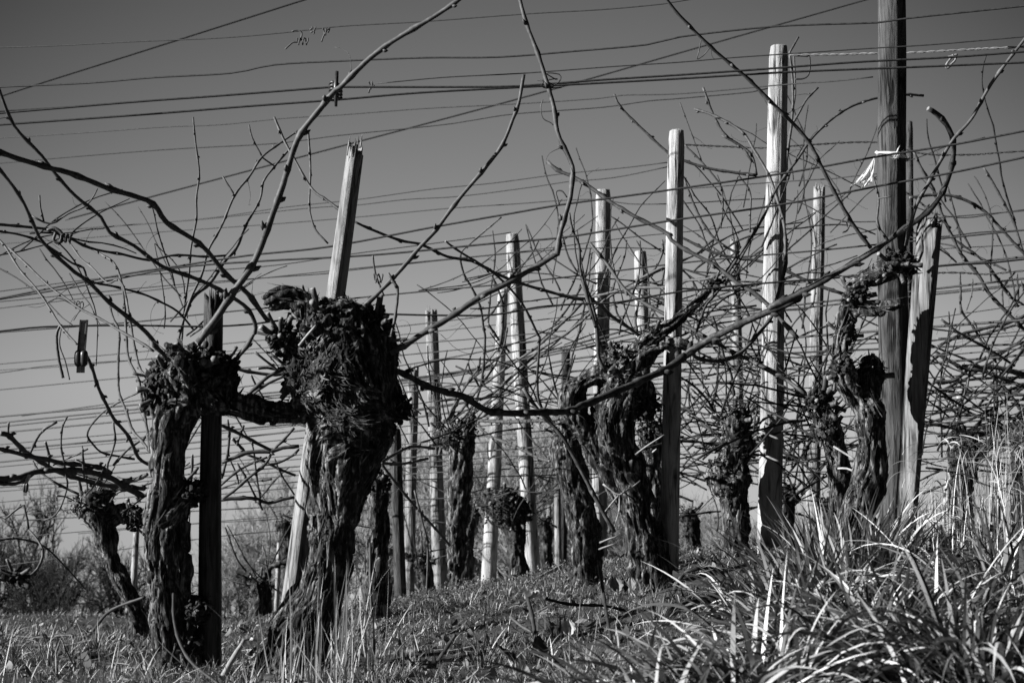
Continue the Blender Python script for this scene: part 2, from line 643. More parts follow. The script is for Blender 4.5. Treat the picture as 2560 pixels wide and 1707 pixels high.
# ----------------------------------------------------------------- tussocks and tall dry grass
TUSS = [(1985, 1500, 2.95, 420, .26, 'biggest tussock of broad arching grass blades at the foot of the tall pole'),
        (1740, 1540, 2.65, 300, .22, 'bright tussock of flattened broad blades left of the biggest tussock'),
        (2230, 1560, 2.55, 260, .22, 'tussock of long drooping blades in the bottom right corner'),
        (1935, 1340, 3.75, 190, .20, 'upright grass tuft at the base of the forked vine by the pole'),
        (1560, 1600, 2.45, 170, .20, 'low sprawling grass tuft at the bottom edge right of the middle'),
        (2290, 1420, 3.35, 200, .24, 'dense grass tuft under the tall dry stalks at the right edge'),
        (1790, 1400, 3.5, 140, .18, 'small grass tuft between the burled vine and the biggest tussock')]
for (x, y, d, n, rad, lab) in TUSS:
    n = int(n * 1.9)
    c = pick_ground(np.array([float(x)]), np.array([float(d)]))[0]
    rr = rad * np.sqrt(U(0, 1, n)) * .75
    aa = U(0, 6.283, n)
    root = np.stack([c[0] + rr * np.cos(aa), c[1] + rr * np.sin(aa), np.zeros(n)], -1)
    root[:, 2] = ground(root[:, 0], root[:, 1]) - .01
    az = aa + rng.normal(0, .7, n)
    up = 1.0 if 'upright' not in lab else .45
    ob = blades('grass_tussock', root, U(.12, .34, n), U(.0045, .012, n), np.abs(rng.normal(.3, .4, n)) * up + rr / rad * .55 * up,
                U(.4, 2.6, n) * up, az, 9, M_TUSS, twist=rng.normal(0, .9, n), droop_pow=1.3, parent_origin=(float(c[0]), float(c[1]), float(c[2])))
    tag(ob, lab, 'grass tussock', 'grass tussocks in the foreground')

# tall dry grass at the right
n = 330
px = 2480 - 400 * U(0, 1, n) ** 1.2
dep = U(3.5, 5.6, n)
root = pick_ground(px, dep)
o1 = blades('dry_grass', root, U(.16, .46, n) * np.clip((px - 2030) / 200, .45, 1), U(.0018, .0038, n), np.abs(rng.normal(0, .12, n)), rng.normal(.25, .35, n), U(0, 6.283, n), 8, M_DRY,
            twist=rng.normal(0, .6, n), droop_pow=2, widthprof='stalk')
tag(o1, 'tall pale dry grass stalks along the right edge', 'dry grass', kind='stuff')
n = 420
px = 2480 - 420 * U(0, 1, n) ** 1.2
dep = U(3.5, 5.6, n)
root = pick_ground(px, dep)
root[:, 2] += U(.0, .33, n)
o2 = blades('dry_grass_leaves', root, U(.05, .16, n), U(.002, .005, n), U(.2, 1.2, n), U(.5, 2.6, n), U(0, 6.283, n), 7, M_DRY, twist=U(-2, 2, n))
tag(o2, 'curled pale leaves hanging among the tall dry stalks', 'dry grass', kind='stuff')

# pale dry stalks at the foot of the big vine
n = 125
px = np.concatenate([rng.normal(775, 50, 95), U(590, 690, 12), rng.normal(860, 30, 18)])
dep = U(3.35, 3.72, n)
root = pick_ground(px, dep)
o = blades('dry_stalks', root, U(.08, .35, n), U(.0022, .0048, n), np.abs(rng.normal(0, .2, n)), rng.normal(0, .3, n), U(0, 6.283, n), 6, M_DRY,
           twist=rng.normal(0, .3, n), widthprof='stalk')
tag(o, 'thin pale dry stalks standing at the foot of the largest vine', 'dry stalks', kind='stuff')
n = 500
px = U(-40, 1500, n)
dep = U(2.5, 4.6, n)
root = pick_ground(px, dep)
o = blades('sparse_tall_grass', root, U(.05, .15, n), U(.0018, .004, n), np.abs(rng.normal(0, .5, n)), rng.normal(.5, .6, n), U(0, 6.283, n), 6, M_DRY,
           twist=rng.normal(0, .8, n))
tag(o, 'sparse longer dry blades rising out of the turf', 'grass', kind='stuff')


# ----------------------------------------------------------------- posts
def post(name, label, top, bot, wt, wb, d0, d1, m, style='round', group=None, grooves=.03, seed=0, sides=48, sub=.4, wedge=0, wmix=.22, jagk=1.0):
    """top/bot: full-view pixels; the axis runs on below the ground"""
    rnd = random.Random(seed * 31 + 5)
    A, B = Q(top[0], top[1], d0), Q(bot[0], bot[1], d1)
    ax = (B - A)
    Lg = ax.length
    ax.normalize()
    B2 = B + ax * sub
    Lg2 = Lg + sub
    ra, rb = pxw(wt, d0) / 2, pxw(wb, d1) / 2
    up = -ax
    u = up.cross(Vector((0, 1, 0))).normalized()
    v = up.cross(u).normalized()
    nr = max(10, int(Lg2 / .05))
    b = MB()
    # groove profile round the post and jagged top
    gro = []
    for k in range(sides):
        q = 0
        for fq, am in ((3, .5), (7, .5), (13, .6)):
            q += am * mnoise.noise(Vector((math.cos(2 * math.pi * k / sides) * fq * .5, math.sin(2 * math.pi * k / sides) * fq * .5, seed * 3.7 + fq)))
        gro.append(q)
    jag = []
    cur = 0
    run = 0
    for k in range(sides):
        if style == 'split':
            if run <= 0:
                cur = rnd.choice([0, .01, .03, .05, .11]) + rnd.uniform(0, .02)
                run = rnd.randint(1, 4)
            run -= 1
            jag.append(cur * jagk + rnd.uniform(0, .008))
        elif style == 'broken':
            if run <= 0:
                cur = rnd.uniform(0, .06)
                run = rnd.randint(1, 4)
            run -= 1
            jag.append(cur)
        else:
            jag.append(rnd.uniform(0, .004))
    deep = [rnd.random() < (.13 if style == 'split' else .05) for _ in range(sides)]
    for i in range(nr + 1):
        t = i / nr
        s = Lg2 * t
        r = ra + (rb - ra) * min(1, s / Lg)
        wob = Vector((mnoise.noise(Vector((s * 1.5, seed, 0))), mnoise.noise(Vector((s * 1.5, seed, 9))), 0)) * r * .12
        for k in range(sides):
            an = 2 * math.pi * k / sides
            jj = jag[k] * max(0, 1 - s / .45)
            ss = max(s, 0) + jj
            rr = r * (1 + grooves * gro[k] + .03 * mnoise.noise(Vector((math.cos(an) * 4, math.sin(an) * 4, s * 1.1 + seed))))
            if style == 'split' and wedge:
                th = (an - math.radians(90 + wedge)) % (2 * math.pi / 3) - math.pi / 3
                rr *= 1.06 * (wmix + (1 - wmix) * .5 / math.cos(th))
            if deep[k] and s < (Lg2 * .75 if style == 'split' else Lg2 * .5):
                rr *= .80 if style == 'split' else .93
            if style == 'round' and s < r * .35:
                rr *= .86 + .14 * (s / (r * .35))
            p = A + ax * ss + (u * math.cos(an) + v * math.sin(an)) * rr + wob
            b.v.append(p)
    for i in range(nr):
        for k in range(sides):
            k2 = (k + 1) % sides
            b.f.append((i * sides + k, (i + 1) * sides + k, (i + 1) * sides + k2, i * sides + k2))
            b.m.append(0)
    # end grain: inner ring and centre a little lower
    o0 = len(b.v)
    for k in range(sides):
        an = 2 * math.pi * k / sides
        b.v.append(A + ax * (jag[k] * .7 + (.012 if style != 'round' else -.004)) + (u * math.cos(an) + v * math.sin(an)) * ra * .6)
    cc = len(b.v)
    b.v.append(A + ax * (.03 if style != 'round' else -.006))
    for k in range(sides):
        k2 = (k + 1) % sides
        b.f.append((k, k2, o0 + k2, o0 + k))
        b.f.append((o0 + k, o0 + k2, cc))
        b.m += [0, 0]
    if style in ('split', 'broken'):
        for _ in range(5):
            an = rnd.uniform(0, 6.28)
            p = A + (u * math.cos(an) + v * math.sin(an)) * ra * rnd.uniform(.4, .85) + ax * .05
            hh = rnd.uniform(.05, .075)
            b.tube([p, p - ax * hh * .6, p - ax * hh], [ra * .12, ra * .1, ra * .02], 5)
    ob = b.build(name, m, None, B, smooth=True)
    return tag(ob, label, 'post', group)


PG = 'wooden posts of the vineyard trellis'
post('tall_pole', 'tall dark weathered pole with a white rag tied round it, running out of the top', (2044, -160), (2056, 1240), 61, 70, 4.77, 4.77, M_POST_OLD, 'round', PG, .05, 1, sub=.3)
post('split_post', 'thick leaning post with a splintered grooved top in front of the tall pole', (2141, 498), (2078, 1250), 68, 60, 4.65, 4.65, M_POST_SPLIT, 'split', PG, .09, 2, wedge=5, wmix=.3, jagk=.3)
post('split_post', 'leaning split stump post behind the largest vine, bright left side and jagged top', (820, 322), (655, 1500), 44, 62, 4.28, 4.22, M_POST_STUMP, 'split', PG, .08, 3, wedge=6)
post('trellis_post', 'very pale thick post right of the middle, tallest after the dark pole', (1789, 106), (1766, 1275), 43, 56, 6.0, 6.0, M_POST, 'round', PG, .05, 4)
post('trellis_post', 'slim greyish post midway between the very pale post and the tall pole', (1882, 426), (1865, 1290), 26, 34, 9.0, 9.0, M_POST_MID, 'broken', PG, .04, 5)
post('trellis_post', 'pale post with a rounded top rising behind the vine with the long raised arm', (1554, 300), (1536, 1310), 37, 44, 5.28, 5.27, M_POST, 'round', PG, .04, 6)
post('trellis_post', 'pale post with a dark right side standing just left of the raised vine arm', (1386, 436), (1376, 1320), 34, 36, 9.0, 9.0, M_POST, 'round', PG, .05, 7)
post('trellis_post', 'short pale post with knobbly flat top between two taller pale posts', (1471, 577), (1492, 1310), 29, 34, 9.6, 9.6, M_POST, 'round', PG, .05, 8)
post('trellis_post', 'thin grey post left of the very pale thick post with a vine leaning over it', (1688, 548), (1704, 1290), 21, 26, 11, 11, M_POST_MID, 'broken', PG, .04, 9)
post('trellis_post', 'pale round topped post leaning left, right one of the crossing pair in the centre', (1176, 538), (1226, 1350), 32, 36, 8.8, 8.8, M_POST, 'round', PG, .04, 10)
post('trellis_post', 'pale narrow post leaning right, left one of the crossing pair in the centre', (1156, 664), (1121, 1370), 23, 36, 9.0, 9.0, M_POST, 'round', PG, .04, 11)
post('trellis_post', 'grey post with a frayed splintered top between the largest vine and the crossing pair', (990, 708), (1012, 1385), 27, 34, 10, 10, M_POST_MID, 'split', PG, .08, 12)
post('trellis_post', 'short thin grey post close to the right of the largest vine', (950, 838), (938, 1400), 24, 26, 11.5, 11.5, M_POST_MID, 'broken', PG, .05, 13)
post('trellis_post', 'dark post with its top hidden behind the bulge of the largest vine', (908, 985), (920, 1400), 26, 28, 8.0, 8.0, M_POST_OLD, 'round', PG, .05, 14)
post('trellis_post', 'small dark broken post seen over the looped head of the central right vine', (1300, 800), (1290, 1345), 20, 22, 12.5, 12.5, M_POST_OLD, 'broken', PG, .05, 15)
post('trellis_post', 'black split post in shade right of the left vine, grooved pale top', (491, 668), (478, 1530), 43, 55, 4.03, 4.0, M_POST_OLD, 'split', PG, .06, 17, jagk=.4)
post('trellis_post', 'small pale post between the curved left vine and the left vine', (315, 1190), (298, 1480), 13, 15, 10.5, 10.5, M_POST, 'round', PG, .05, 18)
post('trellis_post', 'thin bright post low behind the leaning split stump, left of a close pair', (642, 1245), (633, 1440), 11, 11, 11.5, 11.5, M_POST, 'round', PG, .04, 19)
post('trellis_post', 'thin grey post low behind the leaning split stump, right of a close pair', (658, 1240), (656, 1440), 12, 12, 12, 12, M_POST_MID, 'round', PG, .04, 20)
post('trellis_post', 'slim bright post leaning in the cane thicket on the far right', (2208, 890), (2160, 1260), 16, 18, 9.0, 9.0, M_POST, 'round', PG, .04, 21)
post('trellis_post', 'slim grey upright post in the cane thicket near the right edge', (2284, 850), (2290, 1230), 15, 18, 9.5, 9.5, M_POST_MID, 'round', PG, .04, 22)
post('trellis_post', 'thin dim post low between the crossing pair and the dark leaning vine', (1262, 1160), (1250, 1350), 10, 11, 13, 13, M_POST_MID, 'round', PG, .04, 23)
post('trellis_post', 'grey post low just left of the dark leaning vine in the centre', (1280, 1120), (1283, 1350), 15, 17, 11, 11, M_POST_MID, 'round', PG, .04, 24)
post('trellis_post', 'slim dim post showing just behind the right side of the tall dark pole', (2089, 280), (2092, 1230), 15, 18, 9.2, 9.2, M_POST_OLD, 'round', PG, .04, 25)

# white rag on the tall pole
b = MB()
c0 = Q(2050, 358, 4.77)
rad = pxw(64, 4.77) / 2 + .004
seg = 40
for row in range(4):
    for k in range(seg):
        an = 2 * math.pi * k / seg
        zz = (row / 3 - .5) * .012 * (1 + .5 * math.sin(an * 3)) + .012 * math.cos(an - 2.6)
        rr = rad + .004 * math.sin(row * 1.6 + k * .9) + (.004 if row in (1, 2) else 0)
        b.v.append(c0 + Vector((math.cos(an) * rr, math.sin(an) * rr, zz)))
for row in range(3):
    for k in range(seg):
        k2 = (k + 1) % seg
        b.f.append((row * seg + k, row * seg + k2, (row + 1) * seg + k2, (row + 1) * seg + k))
        b.m.append(0)
rag = empty('cloth_strip', c0, 'torn white rag tied round the tall dark pole with a fluttering end', 'rag')
b.build('band', M_CLOTH, rag)


def rag_fan(P0, P1, P2, nn, mm, seed):
    """pleated cloth from a knot P0 widening to the edge P1-P2"""
    b = MB()
    rnd = random.Random(seed)
    for i in range(nn + 1):
        t = i / nn
        for j in range(mm + 1):
            s = j / mm
            e = P1.lerp(P2, s)
            p = P0.lerp(e, t ** .9)
            off = (math.sin(s * 9 + seed + 2 * t) * .012 + mnoise.noise(Vector((s * 7, t * 4, seed))) * .022 + math.sin(s * 27 + 5 * t) * .003) * t
            p = p + Vector((0, -off * 1.3, off * .4)) + Vector((0, 0, -.012 * math.sin(t * 3.1)))
            if i == nn:
                p = p + (e - P0) * rnd.uniform(-.12, .08)
            b.v.append(p)
    for i in range(nn):
        for j in range(mm):
            q = i * (mm + 1) + j
            b.f.append((q, q + 1, q + mm + 2, q + mm + 1))
            b.m.append(0)
    return b


kn = Q(2010, 358, 4.77)
rag_fan(kn, Q(1954, 421, 4.88), Q(2000, 424, 4.83), 14, 26, 3).build('flap', M_CLOTH, rag)
rag_fan(Q(2044, 362, 4.70), Q(2060, 344, 4.69), Q(2074, 352, 4.69), 6, 10, 5).build('flap', M_CLOTH, rag)


# ----------------------------------------------------------------- vines
def evaluated(ob):
    dg = bpy.context.evaluated_depsgraph_get()
    e = ob.evaluated_get(dg)
    return bpy.data.meshes.new_from_object(e)


VSEED = [0]


def vine(name, label, chains, d, voxel, group, heads=(), nflake=300, ncrumb=300, far=False, shag=1.0, fiss=1.0, cat='grape vine', shagspots=()):
    """chains: lists of (x, y, halfwidth[, depth offset]) in full-view pixels.
    heads: (x, y, radius px, n spurs) crusty pruned heads."""
    VSEED[0] += 1
    sd_ = VSEED[0]
    rnd = random.Random(sd_ * 17)
    c = chains[0][0]
    base = Q(c[0], c[1], d)
    base.z = gz(base.x, base.y)
    root = empty(name, base, label, cat, group)
    b = MB()
    segs = []
    for ch in chains:
        P = [Q(k[0], k[1], d + (k[3] if len(k) > 3 else 0)) for k in ch]
        Rr = [pxw(k[2], d) for k in ch]
        PP = crom(P, .03)
        # interpolate radii by nearest parameter
        Ls = [0]
        for i in range(1, len(P)):
            Ls.append(Ls[-1] + (P[i] - P[i - 1]).length)
        LL = [0]
        for i in range(1, len(PP)):
            LL.append(LL[-1] + (PP[i] - PP[i - 1]).length)
        sc = Ls[-1] / max(LL[-1], 1e-6)
        RR = list(np.interp(np.array(LL) * sc, Ls, Rr))
        # rounded ends
        b.tube(PP, RR, 16)
        for e, rr in ((PP[0], RR[0]), (PP[-1], RR[-1])):
            tdir = (PP[1] - PP[0]).normalized() if e is PP[0] else (PP[-1] - PP[-2]).normalized()
            sg = -1 if e is PP[0] else 1
            b.tube([e, e + tdir * sg * rr * .35, e + tdir * sg * rr * .55], [rr * .98, rr * .8, rr * .3], 12)
        for i in range(len(PP) - 1):
            segs.append((PP[i], PP[i + 1], LL[i]))
    tmp = b.build('tmp', M_BARK, None, base)
    md = tmp.modifiers.new('r', 'REMESH')
    md.mode = 'VOXEL'
    md.voxel_size = voxel
    md2 = tmp.modifiers.new('s', 'SMOOTH')
    md2.iterations = 3
    me = evaluated(tmp)
    bpy.data.objects.remove(tmp)
    nv = len(me.vertices)
    co = np.empty(nv * 3, np.float32)
    me.vertices.foreach_get('co', co)
    co = co.reshape(-1, 3).astype(float)
    no = np.empty(nv * 3, np.float32)
    me.vertices.foreach_get('normal', no)
    no = no.reshape(-1, 3).astype(float)
    SA = np.array([tuple(s[0] - base) for s in segs])
    SB = np.array([tuple(s[1] - base) for s in segs])
    SL = np.array([s[2] for s in segs])
    mid = (SA + SB) / 2
    best = np.empty(nv, int)
    for i0 in range(0, nv, 4000):
        dd = ((co[i0:i0 + 4000, None, :] - mid[None]) ** 2).sum(-1)
        best[i0:i0 + 4000] = dd.argmin(1)
    axd = SB[best] - SA[best]
    axd /= np.maximum(np.linalg.norm(axd, axis=1, keepdims=True), 1e-9)
    rel = co - SA[best]
    along = (rel * axd).sum(1)
    s = SL[best] + along
    perp = rel - axd * along[:, None]
    disp = np.zeros(nv)
    kamp = np.ones(nv)
    for (qx, qy, qr, qn) in shagspots:
        dq = co - np.array(tuple(Q(qx, qy, d) - base))
        kamp = np.maximum(kamp, 1 + 1.1 * np.exp(-(dq[:, 0] ** 2 + dq[:, 2] ** 2) / pxw(qr * 1.4, d) ** 2))
    nz = mnoise.noise
    amp = fiss * (1.0 if not far else 1.2)
    tw = .7
    for i in range(nv):
        p = perp[i]
        si = s[i]
        ca, sa = math.cos(si * tw), math.sin(si * tw)
        q0 = p[0] * ca - p[1] * sa
        q1 = p[0] * sa + p[1] * ca
        q2 = p[2]
        cx_, cy_, cz_ = co[i]
        wq = .016 * nz((cx_ * 16, cy_ * 16, cz_ * 11 + sd_))
        q0 += wq
        q1 += wq * .7
        q2 += wq * .5
        a1 = abs(nz((q0 * 36 + sd_, q1 * 36, q2 * 36 + si * 9.0)))
        a2 = abs(nz((q0 * 85 + 5, q1 * 85 + sd_, q2 * 85 + si * 11.0)))
        l1 = nz((cx_ * 9 + sd_, cy_ * 9, cz_ * 9)) + 1.1 * nz((cx_ * 4.5 + sd_, cy_ * 4.5, cz_ * 6))
        l2 = nz((cx_ * 24 + sd_, cy_ * 24, cz_ * 20))
        f = -.015 * max(0, 1 - a1 / .2) - .006 * max(0, 1 - a2 / .25) + .016 * l1 + .008 * l2 + .010 * a1
        disp[i] = f * amp * kamp[i]
    co2 = co + no * disp[:, None]
    me.vertices.foreach_set('co', co2.astype(np.float32).ravel())
    me.polygons.foreach_set('use_smooth', [True] * len(me.polygons))
    me.materials.clear()
    me.materials.append(M_BARK_FAR if far else M_BARK)
    me.update()
    tr = bpy.data.objects.new('trunk', me)
    me.name = 'trunk'
    COL.objects.link(tr)
    tr.parent = root
    # loose strips of bark
    b = MB()
    hdep = [min([((k[0] - h[0]) ** 2 + (k[1] - h[1]) ** 2, k[3] if len(k) > 3 else 0) for ch in chains for k in ch])[1] for h in heads]
    hd = [(Q(h[0], h[1], d + o_), pxw(h[2], d)) for h, o_ in zip(heads, hdep)]
    picks = [(rnd.randrange(nv), 0) for _ in range(nflake)]
    for (qx, qy, qr, qn) in shagspots:
        qc = np.array(tuple(Q(qx, qy, d) - base))
        dq = co2 - qc
        near = np.where((np.sqrt(dq[:, 0] ** 2 + dq[:, 2] ** 2) < pxw(qr, d)) & (no[:, 1] < .2))[0]
        if len(near):
            picks += [(int(near[rnd.randrange(len(near))]), 1) for _ in range(qn)]
    for i, shg in picks:
        p = Vector(co2[i]) + base
        a = Vector(axd[i])
        nn = Vector(no[i])
        if nn.y > .35:
            continue
        a = a - nn * a.dot(nn)
        if a.length < .2:
            continue
        a.normalize()
        hs = float(shg)
        for (hc, hrr) in hd:
            if (p - hc).length < hrr * 1.9:
                hs = 1.0
        a = (a + nn.cross(a) * (rnd.uniform(-1.6, .6) if hs else rnd.uniform(-.12, .12))).normalized()
        sd2 = nn.cross(a)
        Lf = rnd.uniform(.015, .05) if hs else rnd.uniform(.03, .13)
        wf = rnd.uniform(.0012, .005) if hs else rnd.uniform(.0008, .0028)
        l0, l1 = (rnd.uniform(0, .012), rnd.uniform(.002, .02)) if hs else (rnd.uniform(-.002, .003), rnd.uniform(-.001, .007 if rnd.random() < .85 else .022))
        if shg:
            Lf = rnd.uniform(.03, .085)
            wf = rnd.uniform(.001, .0034)
            l0, l1 = rnd.uniform(0, .008), rnd.uniform(0, .014)
        tw_ = rnd.uniform(-.8, .8)
        Pp, Ss = [], []
        for k in range(6):
            t = k / 5
            u_ = t - .5
            lift = (.003 if hs else .0005) + (l0 if u_ < 0 else l1) * (abs(u_) * 2) ** 2.2
            wd = wf * (1 - .75 * abs(u_ * 2) ** 2) * rnd.uniform(.8, 1.15)
            Pp.append(p + a * u_ * Lf + nn * lift + sd2 * math.sin(t * 5 + tw_) * (.003 if not shg else .009))
            Ss.append((sd2 * math.cos(tw_ * u_) + nn * math.sin(tw_ * u_)) * wd)
        b.strip(Pp, Ss)
    if b.f:
        b.build('bark_shreds', M_SHRED, root)
    # crust of old spurs on the heads, one for each head
    for (hx, hy, hr, ns), (C, _r) in zip(heads, hd):
        rr = pxw(hr, d)
        b = MB()
        k = int(ncrumb * (hr / 60.0))
        for _ in range(k):
            dirv = Vector((rnd.gauss(0, 1), rnd.gauss(0, 1) - .4, rnd.gauss(0, 1))).normalized()
            p = C + dirv * rr * rnd.uniform(.65, 1.12)
            if rnd.random() < .5:
                # curled scale
                a = Vector((rnd.gauss(0, 1), rnd.gauss(0, 1), rnd.gauss(0, 1))).normalized()
                s2 = a.cross(dirv)
                if s2.length < .1:
                    continue
                s2.normalize()
                Ls = rnd.uniform(.008, .026)
                wd = rnd.uniform(.003, .009)
                Pp = [p + a * Ls * t + dirv * (.012 * math.sin(t * 3)) for t in (0, .35, .7, 1)]
                b.strip(Pp, [s2 * wd * q for q in (.5, 1, .8, .2)])
            else:
                rad = rnd.uniform(.0025, .0085)
                a = (dirv + Vector((rnd.gauss(0, .6), rnd.gauss(0, .6), rnd.gauss(0, .6)))).normalized()
                b.tube([p - a * rad, p, p + a * rad * 1.2, p + a * rad * 1.9], [rad * .6, rad, rad * .8, rad * .25], 6, rough=.35)
        if b.f:
            b.build('crust', M_CRUMB, root)
    # pruned spurs with pale cut ends, each a part
    for (hx, hy, hr, ns), (C, _r) in zip(heads, hd):
        rr = pxw(hr, d)
        for _ in range(ns):
            dirv = Vector((rnd.gauss(0, 1), -abs(rnd.gauss(0, .7)), rnd.gauss(.2, .9))).normalized()
            p = C + dirv * rr * .75
            b = MB()
            Ls = rnd.uniform(.02, .05)
            rad = rnd.uniform(.004, .010)
            bend = Vector((rnd.gauss(0, .3), rnd.gauss(0, .3), rnd.gauss(.2, .3)))
            pts = [p, p + dirv * rr * .35, p + (dirv + bend * .5).normalized() * (rr * .35 + Ls)]
            b.tube(crom(pts, .012), [rad * 1.5, rad * 1.25, rad * 1.1, rad, rad * 1.1, rad][:1] * 1 + [rad] * (len(crom(pts, .012)) - 1), 7, rough=.15, capmi=1)
            b.build('spur', [M_CANE, M_CUT], root)
    return root


CANE_N = [0]


def cane(v, s, d0, d1, w0, w1, m=None, knots=True, name='cane', far=False, tendril=.10, label=None, pts=None, step=None, kink=.0):
    """one cane of vine v through traced pixels; w0, w1 its widths in full-view pixels"""
    CANE_N[0] += 1
    rnd = random.Random(CANE_N[0] * 13 + 1)
    P = pts if pts is not None else trace(s, d0, d1)
    st = step or (.05 if far else .022)
    PP = crom(P, st)
    r0, r1 = pxw(w0, d0) / 2, pxw(w1, d1) / 2
    Lt = [0]
    for i in range(1, len(PP)):
        Lt.append(Lt[-1] + (PP[i] - PP[i - 1]).length)
    T = max(Lt[-1], 1e-6)
    RR = [r0 + (r1 - r0) * l / T for l in Lt]
    b = MB()
    nodes = []
    if knots:
        nxt = rnd.uniform(.03, .08)
        for i in range(1, len(PP) - 1):
            if Lt[i] > nxt:
                nodes.append(i)
                nxt = Lt[i] + rnd.uniform(.06, .11)
        for i in nodes:
            RR[i] *= 1.32 if not far else 1.25
    b.tube(PP, RR, 5 if far else 8, rough=.10, capmi=1)
    side = 1
    for i in nodes:
        t = (PP[i + 1] - PP[i - 1]).normalized()
        o_ = t.orthogonal().normalized()
        o_ = (Matrix.Rotation(rnd.uniform(-.6, .6) + (0 if side > 0 else math.pi), 3, t) @ o_)
        side = -side
        rr = RR[i]
        # bud
        k = rnd.uniform(.7, 1.5)
        b.tube([PP[i] + o_ * rr * .6, PP[i] + (o_ * 1.4 + t * .6 * k) * rr, PP[i] + (o_ * 1.8 + t * 1.4 * k) * rr], [rr * .75, rr * .6, rr * .12], 5)
        if rnd.random() < tendril:
            tp = PP[i].copy()
            dv = (o_ + t * rnd.uniform(-.3, .8)).normalized()
            pts2, rad2 = [], []
            q = tp.copy()
            ph = rnd.uniform(0, 6)
            nseg = rnd.randint(7, 16)
            curl = rnd.uniform(.25, .75) * rnd.choice((-1, 1))
            axis = Vector((rnd.gauss(0, .4), 1, rnd.gauss(0, .4))).normalized()
            for k in range(nseg):
                pts2.append(q.copy())
                rad2.append(max(.0007, .0013 * (1 - k / nseg)))
                q = q + dv * .013
                dv = Matrix.Rotation(curl * (k / nseg) ** 1.3 + rnd.uniform(-.2, .2), 3, axis) @ dv
                dv = (dv + Vector((0, 0, -.10))).normalized()
            b.tube(pts2, rad2, 4)
    mm = m or (M_CANE_FAR if far else M_CANE)
    ob = b.build(name, [mm, M_CUT if not far else mm], v)
    if label:
        ob['label'] = label
    return ob


def wander(x, y, ang, length, d, rnd, sag=0.0, jit=.10, dd=0.0, stepx=28):
    """random arching cane path in full-view pixels from (x, y) at angle ang (up = pi/2)"""
    P = []
    n = max(3, int(length / stepx))
    curv = rnd.uniform(-.05, .05)
    for i in range(n + 1):
        P.append(Q(x, y, d + dd * i / n))
        x += math.cos(ang) * stepx
        y -= math.sin(ang) * stepx
        ang += curv + rnd.gauss(0, jit) + sag * -math.cos(ang)
    return P


VG = 'old gnarled grape vines'

V2 = vine('grape_vine', 'largest old vine left of centre with a bulging shaggy head before a leaning stump', [
    [(672, 1590, 70), (684, 1530, 66), (706, 1450, 62), (736, 1380, 57), (755, 1300, 56), (769, 1200, 56), (783, 1110, 66), (803, 1045, 82), (816, 1003, 88), (822, 955, 102), (812, 900, 112), (797, 830, 102), (782, 770, 86), (768, 725, 60)],
    [(612, 1580, 26), (648, 1450, 34), (712, 1350, 30), (735, 1270, 28)],
    [(748, 1560, 22), (755, 1470, 26), (770, 1380, 30), (778, 1300, 32)],
    [(815, 730, 40), (862, 790, 46), (880, 860, 48), (890, 930, 46)],
    [(880, 925, 44), (918, 945, 24), (934, 945, 12)],
    [(700, 880, 34), (688, 850, 28), (690, 800, 28)],
    [(730, 930, 40, -.03), (705, 935, 28, -.03)],
    [(724, 760, 34), (702, 704, 27), (675, 684, 23), (645, 682, 21), (618, 690, 21)],
    [(760, 720, 30), (790, 697, 20), (812, 704, 15)],
    [(700, 800, 34), (660, 790, 24), (632, 775, 16)],
    [(690, 830, 30), (650, 800, 18), (636, 806, 10)],
    [(850, 770, 28), (872, 748, 24), (888, 740, 14)],
    [(730, 985, 20, -.05), (718, 1015, 13, -.05), (712, 1060, 13, -.05), (716, 1110, 15, -.04), (738, 1180, 16, -.03)],
    [(745, 985, 16, -.10), (775, 968, 16, -.13), (820, 972, 13, -.14), (846, 975, 10, -.14)],
], 4.0, .0046, VG, heads=[(650, 780, 30, 10), (760, 745, 52, 6), (868, 750, 30, 6), (690, 850, 36, 4), (770, 880, 60, 0), (915, 940, 24, 0)],
    shagspots=[(745, 850, 75, 480), (790, 930, 60, 230), (720, 900, 40, 110)], nflake=1700, ncrumb=420, shag=1.0)

V1 = vine('grape_vine', 'left vine with a crusty head joined by an arm to the largest vine', [
    [(388, 1520, 32), (385, 1440, 40), (376, 1380, 42), (372, 1310, 40), (378, 1230, 48), (388, 1150, 44), (386, 1060, 42), (392, 990, 46), (412, 930, 58), (432, 875, 66), (445, 835, 48)],
    [(436, 1540, 30), (430, 1460, 26), (426, 1380, 26), (420, 1280, 28), (412, 1200, 28)],
    [(380, 930, 34), (370, 880, 34), (385, 845, 28)],
    [(470, 900, 46), (505, 865, 40), (515, 835, 24)],
    [(450, 905, 44), (541, 932, 32), (600, 946, 31), (650, 952, 30), (715, 945, 34)],
    [(530, 925, 16), (540, 890, 11), (549, 862, 9)],
    [(440, 870, 16, -.09), (415, 822, 12, -.10), (383, 796, 7, -.10)],
    [(352, 925, 10), (340, 930, 14), (338, 945, 8)],
    [(380, 1210, 50), (420, 1150, 24), (436, 1120, 18)],
], 3.96, .0046, VG, heads=[(400, 870, 52, 6), (505, 850, 38, 5), (450, 850, 55, 5), (365, 905, 30, 3), (440, 1130, 26, 0), (455, 1400, 26, 0), (440, 1480, 24, 0)],
    nflake=900, ncrumb=420)

